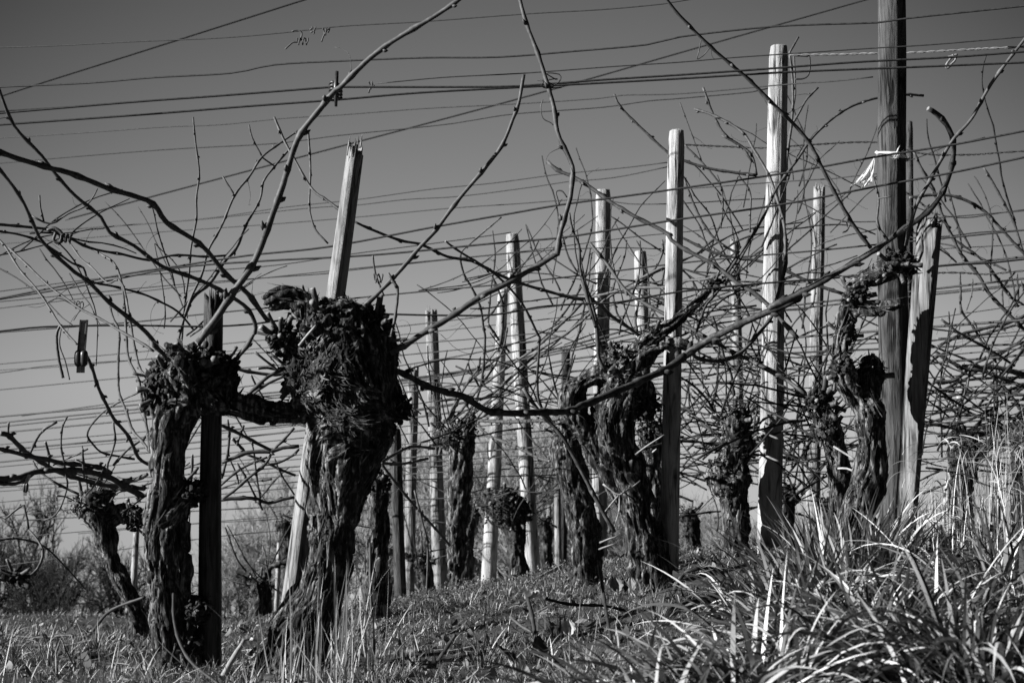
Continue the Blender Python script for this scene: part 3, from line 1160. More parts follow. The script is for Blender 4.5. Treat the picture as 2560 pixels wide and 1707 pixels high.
V3 = vine('grape_vine', 'right-of-centre leaning vine with a looped head and one long arm raised to the right', [
    [(1512, 1395, 58), (1500, 1345, 50), (1488, 1270, 48), (1472, 1200, 47), (1458, 1140, 45), (1437, 1080, 46), (1414, 1010, 51), (1412, 960, 55), (1428, 910, 58), (1444, 862, 48), (1442, 826, 32)],
    [(1352, 1010, 22), (1326, 955, 24), (1316, 915, 26), (1335, 880, 22), (1370, 862, 24), (1412, 848, 30)],
    [(1345, 985, 18), (1366, 1030, 22), (1400, 1090, 22), (1430, 1150, 24)],
    [(1440, 850, 30), (1466, 808, 22), (1497, 776, 20), (1534, 750, 17), (1579, 710, 17), (1612, 677, 16), (1640, 655, 12), (1668, 634, 5)],
    [(1450, 870, 24, -.03), (1485, 822, 17, -.05), (1520, 799, 13, -.06), (1551, 789, 13, -.07), (1592, 800, 13, -.08)],
    [(1465, 900, 40), (1490, 940, 30)],
    [(1545, 1395, 22), (1530, 1340, 24), (1512, 1270, 22)],
], 5.2, .0062, VG, heads=[(1425, 830, 36, 5), (1640, 655, 12, 4), (1480, 930, 36, 0), (1505, 768, 14, 2)], nflake=900, ncrumb=300)

V8 = vine('grape_vine', 'forked vine beside the tall pole with an arm curling up in front of it', [
    [(1958, 1262, 50), (1970, 1190, 41), (1990, 1130, 37), (2002, 1060, 37), (2000, 1000, 40), (1996, 950, 42), (1990, 928, 40)],
    [(1990, 950, 34), (1998, 880, 33, .05), (2006, 850, 29, .07), (2004, 835, 22, .07)],
    [(1985, 950, 30), (1955, 900, 28), (1934, 850, 29), (1927, 800, 25, .03), (1938, 750, 24, .05), (1954, 700, 25, .05), (1966, 662, 22, .04), (2000, 640, 19), (2050, 614, 22, -.03), (2098, 598, 17, -.03)],
    [(1958, 715, 16, .05), (1980, 708, 10, .02), (2020, 714, 9), (2068, 696, 7, -.02)],
    [(2060, 612, 16, -.03), (2088, 630, 9, -.03), (2112, 622, 7, -.03)],
], 4.50, .006, VG, heads=[(2060, 606, 26, 6), (1962, 690, 26, 6), (2000, 850, 24, 2), (1935, 850, 24, 2), (1940, 770, 20, 2)], nflake=650, ncrumb=260)

V8b = vine('grape_vine', 'shaded vine with a ragged head close to the left of the forked vine', [
    [(1928, 1275, 26), (1926, 1180, 24), (1926, 1100, 27), (1916, 1035, 28), (1894, 965, 28), (1880, 915, 22)],
    [(1890, 940, 24), (1866, 900, 16)],
], 4.95, .007, VG, heads=[(1882, 925, 32, 8), (1900, 990, 30, 4)], nflake=350, ncrumb=300)

V7 = vine('grape_vine', 'vine with a round burl on its side in front of the very pale post', [
    [(1702, 1305, 40), (1695, 1235, 33), (1693, 1150, 31), (1682, 1100, 44), (1686, 1045, 26), (1690, 1005, 26), (1688, 965, 34), (1690, 945, 26)],
    [(1685, 1095, 40), (1655, 1088, 40), (1642, 1080, 28)],
    [(1690, 1050, 30), (1720, 1020, 18)],
], 5.88, .008, VG, heads=[(1688, 965, 36, 6), (1655, 1085, 34, 0)], nflake=500, ncrumb=200)

V4 = vine('grape_vine', 'dark leaning vine half hidden behind the left side of the looped vine', [
    [(1345, 1345, 36), (1338, 1250, 34), (1330, 1150, 38), (1312, 1075, 35), (1300, 1020, 35), (1296, 988, 24)],
    [(1374, 1335, 14), (1366, 1240, 16), (1350, 1170, 16)],
], 5.95, .008, VG, heads=[(1298, 1000, 26, 2)], nflake=450, ncrumb=160)

V5 = vine('grape_vine', 'slim vine with a fan of many thin canes, between the largest and the looped vine', [
    [(1046, 1372, 20), (1047, 1280, 20), (1050, 1180, 24), (1056, 1090, 26), (1058, 1030, 27), (1064, 985, 28)],
    [(1060, 1010, 24), (1020, 1008, 20), (1000, 1000, 12)],
    [(1065, 980, 20), (1085, 962, 9)],
], 7.4, .009, VG, heads=[(1035, 995, 36, 5), (1075, 980, 22, 3)], nflake=380, ncrumb=240)

V6 = vine('grape_vine', 'low vine with a shapeless clump of a head before the crossing pair of posts', [
    [(1196, 1352, 22), (1190, 1275, 22), (1184, 1215, 26), (1170, 1175, 38), (1145, 1155, 36)],
    [(1190, 1190, 30), (1180, 1150, 26)], [(1140, 1150, 24), (1115, 1135, 12)],
], 8.45, .01, VG, heads=[(1150, 1165, 44, 6), (1188, 1175, 34, 4)], nflake=200, ncrumb=300, far=True)

V9 = vine('grape_vine', 'curved thin vine with a ball shaped head at the left, leaning right', [
    [(325, 1475, 24), (302, 1388, 23), (272, 1322, 23), (252, 1265, 21), (240, 1215, 24), (226, 1172, 36), (204, 1155, 32)],
    [(245, 1195, 16), (285, 1180, 20), (312, 1188, 24)],
    [(225, 1140, 16), (270, 1122, 10), (330, 1120, 9)],
], 5.95, .0075, VG, heads=[(200, 1160, 32, 4), (312, 1190, 26, 3)], nflake=350, ncrumb=220)

V10 = vine('grape_vine', 'dark vine standing close behind the right side of the largest vine', [
    [(862, 1400, 28), (866, 1260, 27), (868, 1185, 28), (872, 1110, 27)],
], 5.1, .0075, VG, heads=[(868, 1110, 30, 5)], nflake=300, ncrumb=200)

V12 = vine('grape_vine', 'vine in shade between the looped vine and the round topped post', [
    [(1508, 1310, 22), (1500, 1150, 20), (1496, 1060, 24), (1490, 985, 30)],
], 6.3, .009, VG, heads=[(1488, 975, 32, 3)], nflake=250, ncrumb=200)
V12b = vine('grape_vine', 'far small vine directly behind the slim vine with the fan of canes', [
    [(1075, 1365, 16), (1074, 1280, 15), (1080, 1210, 18), (1082, 1175, 17)],
], 9.2, .011, VG, heads=[(1082, 1180, 20, 2)], nflake=80, ncrumb=140, far=True)
V12c = vine('grape_vine', 'far small vine head seen low behind the leaning split stump', [
    [(668, 1450, 16), (660, 1290, 14), (652, 1205, 17)],
], 10.0, .012, VG, heads=[(652, 1200, 18, 2)], nflake=60, ncrumb=120, far=True)
V12d = vine('grape_vine', 'low dark vine with a side arm left of the leaning split stump', [
    [(602, 1450, 24), (598, 1390, 24), (594, 1340, 26)],
    [(598, 1350, 14), (560, 1330, 8), (540, 1318, 6)], [(600, 1340, 12), (630, 1300, 8), (668, 1290, 5)],
], 8.2, .010, VG, heads=[(594, 1345, 26, 3)], nflake=80, ncrumb=140, far=True)
V13 = vine('grape_vine', 'dark round vine head inside the cane thicket behind the dry stalks', [
    [(2215, 1260, 22), (2212, 1120, 24), (2210, 1040, 34), (2212, 1010, 30)],
    [(2212, 1010, 16), (2260, 985, 9), (2330, 985, 9), (2400, 980, 8)],
], 7.6, .010, VG, heads=[(2212, 1020, 36, 5)], nflake=160, ncrumb=220, far=True)
V13b = vine('grape_vine', 'dark vine cut off by the right edge of the view', [
    [(2362, 1260, 30), (2356, 1120, 28), (2352, 1020, 30), (2350, 985, 24)],
], 6.6, .010, VG, heads=[(2348, 1000, 30, 4)], nflake=160, ncrumb=160, far=True)
V15 = vine('grape_vine', 'dark vine close behind the right side of the very pale post', [
    [(1812, 1285, 20), (1806, 1200, 20), (1806, 1130, 24)], [(1806, 1140, 14), (1835, 1145, 8)],
], 8.1, .010, VG, heads=[(1806, 1130, 24, 3)], nflake=80, ncrumb=140, far=True)
V16 = vine('grape_vine', 'low dark vine with a flat arm between the largest and the slim vine', [
    [(985, 1385, 18), (978, 1320, 18), (965, 1285, 18)], [(965, 1285, 14), (920, 1272, 9), (880, 1262, 8)],
], 8.8, .011, VG, heads=[(972, 1290, 24, 3)], nflake=60, ncrumb=140, far=True)
V17 = vine('grape_vine', 'small distant dark vine standing low between the burled vine and the round topped post', [
    [(1585, 1310, 18), (1590, 1240, 17), (1580, 1180, 20)], [(1585, 1200, 12), (1560, 1180, 9)]], 9.4, .011, VG, heads=[(1582, 1180, 24, 3)], nflake=60, ncrumb=140, far=True)
V18 = vine('grape_vine', 'small distant dark vine low between the dark leaning vine and the crossing posts', [
    [(1262, 1345, 14), (1258, 1270, 14), (1250, 1200, 17)]], 10.5, .012, VG, heads=[(1250, 1200, 20, 2)], nflake=40, ncrumb=120, far=True)
V19 = vine('grape_vine', 'distant dark vine behind the feet of the tall pole and splintered post', [
    [(2050, 1280, 26), (2046, 1180, 26), (2040, 1110, 26)], [(2046, 1180, 16), (2085, 1120, 12)]], 6.6, .010, VG, heads=[(2042, 1115, 28, 3)], nflake=60, ncrumb=140, far=True)
V20 = vine('grape_vine', 'distant vine clump just right of the slim greyish post', [
    [(1915, 1290, 14), (1912, 1220, 15), (1902, 1150, 18)]], 8.8, .012, VG, heads=[(1902, 1150, 24, 3)], nflake=40, ncrumb=120, far=True)
V11 = vine('grape_vine', 'cut grey vine limb poking in at the left edge with one hooped cane', [
    [(-60, 1480, 30), (-50, 1360, 26), (-20, 1318, 20), (20, 1322, 14), (56, 1328, 8)],
], 4.6, .007, VG, heads=[(40, 1325, 14, 3)], nflake=150, ncrumb=140)

# ----------------------------------------------------------------- canes traced from the photograph
cane(V1, 'A 905,1560 985,1450 1065,1330 1160,1190 1230,1010 1290,840 1355,640 1440,520 1530,410 B 0,400 110,290 230,195 440,70 540,0 620,-60', 3.88, 3.55, 17, 10, label='thick arching cane springing from the left vine to the top edge')
cane(V2, 'A 1225,1465 1210,1450 1130,1340 1030,1250 950,1150 880,1090 760,1015 700,930 600,890 510,865 320,790 240,770 120,735 0,695 -80,660', 3.93, 3.4, 11, 13)
cane(V1, 'f 285,270 160,150 A 700,1555 640,1490 500,1380 400,1280 340,1240 200,1110 160,1040 110,930 60,850 0,775 -60,700', 3.9, 3.5, 11, 7)
cane(V1, 'f 825,320 880,230 950,150 1000,50 A 1162,1520 1165,1490 1150,1440 1110,1390 1000,1320 880,1265 740,1215 610,1120 500,1060 460,990 345,895 250,790 190,710 65,575 0,420 -40,330', 3.98, 3.5, 10, 7)
cane(V2, 'e 880,285 B 90,1410 160,1350 280,1225 370,1120 440,1045 520,935 590,850 670,755 740,660 790,540 815,470 838,340', 3.98, 3.85, 11, 8, label='cane curving up right with a clip at its tip')
cane(V2, 'c 90,915 260,820 380,740 600,610 880,420 1100,310 1250,225 1400,140 1520,65 B 990,1160 1000,1080 1030,970 1050,900 1058,820 1060,760 1020,670 990,600 975,490 950,400 935,350 900,240 850,110 820,0 800,-80', 3.95, 4.1, 14, 9, label='long zigzag cane rising right of the head to the top edge')
cane(V2, 'c 90,1055 220,1100 440,1215 720,1290 850,1370 980,1430 1200,1435 1640,1420 1750,1370 g 300,400 600,270 770,190 860,120', 4.05, 4.95, 14, 17, m=M_CANE_OLD, label='thick dark cane sagging across to the looped vine')
cane(V3, 'd 1100,1225 1250,1120 1370,1030 1500,960 1750,830 2070,690 2200,640 2352,550 C 410,1400 560,1330 720,1240 870,1150 1000,1060 1100,990 1170,920 1220,820 1245,720 1245,640 1215,570 1170,520 1130,495', 5.05, 4.5, 17, 11, m=M_CANE_OLD, label='very long thick cane ending in a hook beyond the tall pole')
cane(V3, 'd 1270,1060 1320,1140 1440,1180 1580,1185 1750,1120 1900,970 2070,760 2100,650 2150,480 2200,280 C 480,1094 470,1000 440,900 405,800 340,690 280,600 160,530 65,497', 5.1, 5.8, 9, 6)
cane(V3, 'B 945,735 990,775 1070,810 1150,860 1240,925 1350,990 1430,1030 1500,1070 d 1090,0 1240,100 1450,210 1630,330 1750,430 1920,530 2080,680 2200,820 2330,960', 5.2, 4.95, 8, 10)
cane(V3, 'd 290,30 390,150 480,260 600,440 700,540 900,660 1090,760 1200,820 1450,960 1700,1100 1800,1150 2100,1290 2250,1390 F 340,110 460,170 570,250', 5.6, 5.0, 8, 9)
cane(V3, 'B 1045,970 1060,1050 1090,1120 1095,1220 1120,1320 1140,1400 1165,1490 d 220,410 300,580 350,780 370,1000 380,1150 450,1300', 4.95, 5.12, 5, 9)
cane(V8, 'C -160,-130 -60,0 0,75 140,215 250,310 320,370 430,480 540,590 600,670 650,770 700,870 750,960 800,1040 870,1130', 4.3, 4.55, 7, 9)
cane(V8, 'C 1030,1120 1050,1030 1080,930 1130,840 1200,710 1250,630 1330,540 1420,380 1555,200 1640,90', 4.58, 4.4, 9, 7)
cane(V8, 'C 950,1100 900,1020 905,910 880,800', 4.65, 4.7, 7, 4)
cane(V8, 'C 1060,1210 1090,1190 1105,1150 C 1100,1060', 4.6, 4.55, 7, 4)
cane(V8, 'C 905,905 960,895', 4.65, 4.62, 4, 4)
cane(V3, 'd 1640,330 1740,180 1850,0 C 210,1240 300,1120 380,990 440,860 540,720 610,620 730,515 850,460 1000,432 1110,437', 5.25, 5.6, 6, 6)
cane(V3, 'd 1340,900 1420,660 1500,560 1640,390 1760,200 1870,10', 5.3, 5.6, 6, 5)
cane(V5, 'B 65,1010 130,1040 270,1095 370,1115 490,1170 600,1190 720,1250 820,1290 1010,1345 1120,1365 d 0,540 250,590 370,620 510,750 660,850 833,980', 5.2, 5.6, 6, 8)
cane(V3, 'B 480,1100 550,1150 680,1230 770,1310 840,1400 905,1530 c 1390,770 1380,980 1370,1150 1390,1350 1490,1500', 5.0, 5.5, 5, 6)
cane(V5, 'B 735,990 600,1105 550,1160 565,1250 600,1310 640,1400 655,1500 c 915,770 905,1000 880,1200', 6.8, 7.2, 4, 6)
cane(V5, 'c 870,1210 1150,1010 1380,850 1600,640 d 0,830 120,720 250,590 520,510 720,470 1080,460 1240,400 1450,380 1600,310', 7.3, 6.2, 6, 7)
cane(V5, 'c 870,1320 1000,1250 1290,990 1400,880 1600,760 1730,660 d 190,820 380,640 520,530 650,450 900,320 1100,220 1300,150 1450,40 1500,0', 7.3, 6.5, 7, 6)
cane(V5, 'c 600,1500 680,1330 760,1180 900,1060 1060,930', 7.4, 7.3, 6, 5)
cane(V5, 'c 640,1500 800,1300 900,1170 1000,1020 1080,850 1110,690', 7.4, 7.3, 6, 4)
cane(V5, 'c 590,1490 640,1380 780,1150 860,1040 870,950', 7.4, 7.2, 5, 5)
cane(V5, 'c 620,1480 720,1240 900,1030 1010,900', 7.4, 7.3, 5, 4)
cane(V5, 'c 860,1200 780,1050 770,990', 7.4, 7.3, 5, 3)
cane(V5, 'E 620,370 690,375 760,378 850,375 950,370 1040,355', 7.3, 5.6, 8, 8)
cane(V5, 'E 620,385 680,440 800,490 900,540 955,557', 7.3, 6.1, 6, 7)
cane(V5, 'E 500,940 440,870 340,760 250,650 190,570', 7.3, 6.6, 6, 6)
cane(V10, 'E 190,560 250,525 330,490 430,500', 5.1, 5.6, 7, 6)
cane(V10, 'E 190,565 280,570 400,545', 5.1, 5.5, 7, 6)
cane(V10, 'E 340,690 375,830 400,950 395,1160', 5.4, 5.4, 5, 5)
cane(V3, 'E 835,225 900,320 1000,430 1060,525 1110,620 1200,790 1250,880', 5.05, 5.08, 9, 10)
cane(V2, 'B 225,1560 245,1480 260,1380 262,1310 235,1270 220,1245', 3.95, 3.95, 7, 6)
cane(V2, 'e 1220,540 1340,525', 3.93, 3.9, 9, 7, tendril=0)
cane(V5, 'c 940,660 1030,790 1130,910', 7.4, 7.5, 6, 5)
cane(V5, 'c 970,240 1020,340 1060,450 1070,560 1060,760 1030,900', 7.2, 7.3, 5, 6)
# behind the left vine
cane(V9, 'A 880,535 890,640 908,790 895,900 895,1000 870,1130 862,1240 840,1400 825,1568 D 805,0', 6.0, 6.0, 4, 6)
cane(V9, 'A 1390,575 1295,640 1195,715 1140,800 1070,890 1010,1030 950,1140 920,1250 870,1360 830,1480 810,1568', 6.0, 5.9, 5, 6)
cane(V9, 'A 1345,650 1250,760 1200,830 1185,910 1120,1030 1080,1130 1020,1200 960,1290 880,1360 840,1450', 6.1, 6.0, 5, 6)
cane(V12d, 'A 1250,535 1295,640 1350,740 1400,830 1440,880 1500,920 B 65,1010', 5.4, 5.2, 6, 6)
cane(V12d, 'A 1405,600 1415,770 1410,930 1418,990 1440,1050 1495,1110', 5.6, 5.5, 5, 4)
cane(V9, 'A 1135,570 1150,630 1195,715', 6.0, 6.0, 3.5, 4)
cane(V9, 'A 1015,805 1070,890', 6.0, 6.0, 4, 4)
cane(V9, 'A 1190,715 1250,757', 6.0, 6.05, 4, 4)
cane(V11, 'A -40,1020 75,1030 220,1045 270,1060 410,1130 560,1160 680,1185 780,1165 870,1165 930,1170 1030,1165', 4.6, 4.9, 7, 5)
cane(V11, 'A -40,1050 90,1070 200,1110 330,1200 380,1220 410,1280 540,1310 650,1340 720,1370 810,1420 880,1500', 4.6, 5.2, 5, 5)
cane(V11, 'A 145,985 230,1020 310,975 390,940 430,890 445,860', 4.6, 4.6, 5, 3)
cane(V11, 'A 180,890 185,950 200,1010', 4.6, 4.6, 4, 4)
cane(V1, 'D 350,25 A 350,1568 280,1490 210,1380 160,1310 90,1230 20,1120 -40,1060', 4.1, 4.4, 5, 5)
cane(V1, 'A 700,1600 640,1560 550,1510 470,1460 370,1410 300,1360 230,1310 110,1195 40,1130', 4.0, 4.3, 6, 5)
cane(V1, 'f 230,250 a 1380,100 A 560,1300 490,1290 420,1220 370,1180 320,1110', 4.0, 4.6, 6, 4)
cane(V1, 'a 1470,900 1445,700 1400,450 1360,200 1265,0 A 578,1568 570,1430 555,1290 520,1200 470,1165 410,1130', 4.0, 4.8, 7, 5)
cane(V1, 'a 1460,890 1390,790 1300,690 1240,510 1165,300 1160,0 A 541,1600 543,1510 520,1460 500,1400', 4.1, 4.8, 7, 5)
cane(V9, 'a 830,-70 870,0 910,100 960,260 1040,430 1120,580 1240,720 1300,830 1360,960 1450,1020', 4.8, 5.4, 8, 8)
cane(V9, 'a 1530,190 1390,300 1240,370 1050,480 950,570 880,660 855,740 900,810 990,900 1150,940 1320,970', 5.5, 5.8, 4, 5)
cane(V9, 'a 0,720 70,730 120,770 240,890 330,950 470,1040 540,1080', 5.4, 5.7, 12, 10, far=False)
cane(V9, 'a -60,860 0,870 160,910 310,945 460,970 620,1010 860,1030 1000,1060 1090,1110', 5.4, 5.8, 9, 11)
cane(V9, 'a -60,1165 0,1160 200,1150 330,1100 480,1080 640,1080 800,1080 950,1110 1100,1160 1250,1260 1400,1330', 5.4, 5.9, 13, 13)
cane(V9, 'a -40,1205 150,1210 260,1160 330,1110', 5.4, 5.6, 9, 8)
cane(V9, 'a 540,1080 700,1140 880,1190 1050,1230 1200,1230 1400,1260', 5.7, 5.9, 10, 9)
cane(V9, 'a 1440,1120 1330,1170 1220,1180 1150,1160', 5.7, 5.85, 9, 11)
for s_, w_ in (('a 555,605 430,680 360,770 310,880 290,930', 7), ('a 85,615 80,720', 5), ('a 445,800 480,930 480,1030', 6), ('a 660,555 610,660 600,850 630,1010 650,1150 660,1245 590,1450 510,1540 430,1568', 4.5),
               ('a 810,870 815,1000 825,1160', 5), ('a 1110,610 1130,770 1100,900 1060,1010 1055,1100', 5), ('a 1440,745 1280,850 1190,940 1110,1030', 7), ('a 860,870 720,940 600,990 520,1030', 4),
               ('a 745,975 860,1020', 4), ('a 770,1310 700,1280 560,1210 480,1160 370,1070 320,985', 6), ('a 555,1325 650,1340 730,1380', 4), ('a 1290,1240 1150,1300 1080,1390', 5)):
    cane(V9, s_, 5.6, 5.65, w_, w_ * .8)
cane(V11, 'D 100,1095 150,1070 185,1020 195,960 160,900 130,870', 4.6, 4.7, 6, 5)
cane(V11, 'a 60,1550 150,1470 235,1420 250,1490 270,1568 D 130,870', 4.8, 4.8, 5, 5)
cane(V11, 'D -20,920 80,910 200,945 300,1040 390,1140', 4.9, 5.2, 4, 4)
# between left vine and the stump
for s_, d_, w0_, w1_ in (('f 840,345 950,370 1130,395 1240,390 1330,315', 5.0, 7, 8), ('f 935,585 1040,490 1130,410 1260,350 1330,320', 4.6, 9, 9), ('f 1015,205 1120,290 1200,355 1340,480', 5.6, 6, 5),
                         ('f 1040,345 1120,340 1200,355', 5.6, 6, 5), ('f 980,400 1030,500 1090,600', 6, 5, 4), ('f 1000,560 1130,470 1290,400', 5.6, 6, 6), ('f 730,1145 850,1100 950,1060 1150,1050 1250,1020 1390,1005', 5.2, 9, 8),
                         ('f 680,810 800,860 900,910 990,960 1150,1040', 4.9, 8, 7), ('f 720,1460 850,1450 990,1450 1130,1490 1220,1465 1350,1440', 5.4, 9, 7), ('f 740,1450 830,1390 940,1290 1100,1160 1170,1040 1250,960 1350,850', 5.2, 7, 6),
                         ('f 780,780 795,900 780,1080 730,1280', 5.5, 6, 6), ('f 720,1340 850,1230 970,1160 1120,1100', 6, 6, 5), ('f 1100,1165 1220,1145 1350,1075 1390,1030', 5.8, 6, 5), ('f 1180,1110 1240,1250 1350,1420', 6.2, 4, 4),
                         ('f 940,1075 1080,1130 1220,1200 1360,1255', 6.5, 6, 6), ('f 820,940 880,1000 930,1060', 5.6, 8, 6), ('f 860,1000 890,900 920,830', 5.6, 6, 5), ('f 860,1150 930,1260 1000,1400 1080,1550', 6, 5, 5),
                         ('f 800,1120 850,1230 880,1340', 6, 4, 4), ('f 480,1080 480,1180 465,1320', 5.2, 6, 6), ('f 410,1320 470,1260 530,1190', 5.0, 6, 6), ('f 390,1410 430,1360 480,1310', 4.6, 6, 5)):
    cane(V12d if d_ > 5.3 else V1, s_, d_, d_ + .05, w0_, w1_)
# right of centre and far right
for s_, d_, w0_, w1_ in (('C 105,400 150,520 210,620 320,700 350,800', 6.4, 6, 6), ('C 190,620 270,660 330,740', 6.4, 5, 5), ('C 500,240 515,400 510,550 490,700 480,830', 6.1, 6, 6), ('C 540,170 500,240', 6.1, 5, 5),
                         ('C 630,400 580,450 540,520 515,560', 6.1, 5, 5), ('C 520,250 525,420 515,500 495,640', 6.15, 4, 4), ('C 20,820 80,970 160,1090 270,1160', 6.4, 5, 6), ('B 1250,430 1280,490 1400,610 1500,700 C 0,725 100,760 200,780 350,800', 6.3, 5, 7),
                         ('C 0,1080 180,1160 400,1200 600,1290 760,1345', 6.2, 6, 8), ('C 20,660 100,740 180,840 195,930 185,1040', 6.6, 4, 4), ('C 260,790 320,880 318,1000 320,1060', 6.6, 4, 4), ('C 0,470 100,740', 7, 3, 3),
                         ('C 460,940 480,1080 485,1200 460,1300 440,1400', 6.0, 5, 7), ('C 310,1180 400,1120 460,1060', 6.6, 5, 4), ('d 2210,0 2190,200', 5.9, 5, 5), ('d 1000,0 1010,100 950,250 870,360 790,460 770,600 740,780 760,900', 6.9, 5, 6),
                         ('d 1030,0 1050,160 1010,350 990,480 950,640 900,760', 7.2, 6, 5), ('d 650,0 640,120 600,250 540,400 520,530 560,720 620,800', 7.5, 4, 5), ('d 560,80 480,240 400,480', 7.5, 4, 4)):
    cane(V7, s_, d_, d_ - .02, w0_, w1_)
for s_, d_, w0_, w1_ in (('C 1065,690 1110,790 1150,860 1195,980 b 640,380 700,500 800,620 850,710 930,800 1040,910 1080,950', 7.3, 6, 9), ('b 470,0 540,120 590,270', 7.6, 5, 5), ('b 620,110 650,220 690,380 700,500', 7.6, 5, 5),
                         ('b 400,172 540,155 680,170 820,240 920,340 1000,430 1080,510', 7.0, 7, 7), ('b 830,0 890,100 1000,310 1040,440 1070,520', 7.2, 5, 6), ('b 640,400 770,490 860,570 940,680 1030,800', 7.4, 5, 6),
                         ('b 690,610 695,700 700,820 770,920 830,1020 900,1120', 7.4, 5, 6), ('b 580,870 700,960 830,1030 930,1110', 7.4, 6, 7), ('b 550,1060 700,1150 820,1170 900,1200 1061,1260', 7.4, 9, 8), ('b 560,1030 700,960 850,920 950,900 1070,850', 7.4, 7, 8),
                         ('b 560,985 700,980 820,960 960,920 1070,890', 7.6, 6, 6), ('b 700,1140 800,1150 900,1150 1061,1190', 7.5, 8, 14), ('b 730,820 760,720 765,640', 7.5, 3, 3), ('b 1020,610 1030,780', 7.2, 5, 5), ('b 1040,650 1090,760', 7.2, 5, 5),
                         ('b 1010,600 940,690 940,800', 7.4, 4, 4), ('b 870,590 960,720 1061,790', 7.4, 5, 5), ('b 530,1420 640,1380 720,1300 760,1150 840,1100 1061,1000', 7.4, 6, 5), ('b 540,1230 640,1230 720,1180 760,1130', 7.4, 10, 7)):
    cane(V13, s_, d_, d_ + .02, w0_, w1_, tendril=.2)
# unlabelled thicket of thinner canes on the vines behind
rt = random.Random(99)


def thicket(v, d, n, xr, yr, lr, wr=(3.5, 7), ar=(-.4, 3.5), far=True, jit=.10, sag=.02):
    for _ in range(n):
        x, y = rt.uniform(*xr), rt.uniform(*yr)
        dd = d + rt.uniform(-.5, .6)
        w_ = rt.uniform(*wr)
        cane(v, None, dd, dd, w_, w_ * .6, far=far, step=.035, pts=wander(x, y, rt.uniform(*ar), rt.uniform(*lr), dd, rt, dd=rt.uniform(-.4, .4), sag=sag, jit=jit), tendril=.25)


thicket(V13, 7.8, 46, (2160, 2360), (860, 1080), (120, 380), ar=(-.5, 3.6))
thicket(V13b, 6.8, 16, (2250, 2400), (820, 1050), (150, 380), ar=(.3, 3.6))
thicket(V13, 8.3, 14, (2130, 2300), (900, 1120), (150, 300), ar=(-.5, 1.2))
thicket(V7, 6.2, 34, (1600, 1740), (930, 1060), (120, 330), ar=(.0, 3.1))
thicket(V15, 8.2, 26, (1780, 1860), (960, 1180), (100, 280), ar=(-.3, 3.4))
thicket(V8b, 5.4, 20, (1840, 1920), (880, 1020), (100, 300), ar=(.6, 3.3))
thicket(V12, 6.6, 18, (1480, 1600), (930, 1080), (120, 300), ar=(-.4, 2.2))
thicket(V5, 7.6, 16, (1000, 1090), (960, 1010), (90, 230), ar=(.3, 2.6), wr=(3, 5))
thicket(V6, 8.6, 8, (1110, 1200), (1120, 1200), (90, 230), ar=(.0, 3.1), wr=(3, 5))
thicket(V9, 6.1, 8, (180, 330), (1120, 1180), (90, 250), ar=(.2, 2.9), wr=(4, 6))
thicket(V12d, 8.2, 8, (560, 640), (1310, 1390), (100, 240), ar=(.0, 3.1), wr=(3, 5))
thicket(V4, 6.1, 5, (1280, 1340), (990, 1040), (120, 240), ar=(.8, 3.0), wr=(4, 6))
thicket(V12b, 9.3, 5, (1060, 1100), (1160, 1220), (80, 200), ar=(.2, 2.9), wr=(3, 4))
thicket(V12, 6.9, 14, (1560, 1640), (700, 1020), (150, 380), ar=(.2, 3.0), wr=(3, 5))
thicket(V15, 8.4, 16, (1800, 1870), (700, 1080), (150, 380), ar=(.4, 2.8), wr=(3, 5))
thicket(V7, 6.4, 14, (1690, 1790), (560, 930), (120, 320), ar=(.6, 2.6), wr=(3, 5))
thicket(V3, 6.0, 10, (1340, 1560), (640, 830), (150, 380), ar=(.2, 2.9), wr=(3, 5))
thicket(V11, 5.0, 9, (-40, 160), (480, 640), (140, 330), ar=(-1.2, .9), wr=(3, 5))
thicket(V9, 6.2, 8, (330, 520), (640, 800), (150, 330), ar=(.5, 2.6), wr=(3, 4.5))
thicket(V12d, 7.8, 9, (520, 700), (960, 1200), (120, 300), ar=(-.6, 3.4), wr=(4, 6))
thicket(V10, 6.0, 8, (930, 1020), (880, 1060), (120, 280), ar=(.0, 2.6), wr=(3, 5))
thicket(V4, 6.4, 8, (1200, 1300), (900, 1160), (120, 280), ar=(.2, 3.4), wr=(3, 5))
thicket(V10, 6.2, 12, (900, 1150), (620, 900), (180, 420), ar=(-.6, .9), wr=(2.5, 4.5))
thicket(V18, 7.6, 14, (1080, 1330), (620, 950), (160, 400), ar=(.4, 2.7), wr=(2.5, 4.5))
thicket(V17, 7.4, 10, (1600, 1720), (450, 720), (160, 380), ar=(.5, 2.6), wr=(2.5, 4.5))
thicket(V20, 7.4, 9, (1800, 1990), (380, 660), (140, 360), ar=(.5, 2.7), wr=(2.5, 4.5))
thicket(V13, 7.0, 10, (2150, 2340), (440, 800), (180, 420), ar=(1.6, 2.7), wr=(3, 5))
thicket(V17, 7.6, 26, (1540, 1720), (820, 1220), (140, 420), ar=(-.4, 3.5), wr=(3, 5.5))
thicket(V20, 7.8, 24, (1780, 1930), (760, 1180), (140, 420), ar=(-.4, 3.5), wr=(3, 5.5))
thicket(V12, 6.5, 14, (1440, 1680), (560, 860), (200, 480), ar=(-.5, .8), wr=(3.5, 6))
thicket(V15, 7.0, 12, (1600, 1820), (620, 900), (200, 420), ar=(2.3, 3.7), wr=(3.5, 6))
thicket(V19, 6.8, 16, (2080, 2250), (820, 1150), (140, 380), ar=(-.4, 2.6), wr=(3, 6))
thicket(V5, 7.2, 8, (1060, 1300), (700, 900), (200, 420), ar=(-.5, .9), wr=(3, 5))
thicket(V18, 9.5, 8, (1200, 1300), (1080, 1250), (90, 220), ar=(.0, 3.1), wr=(2.5, 4))
thicket(V16, 8.8, 5, (930, 990), (1270, 1310), (80, 180), ar=(.2, 2.9), wr=(3, 4))
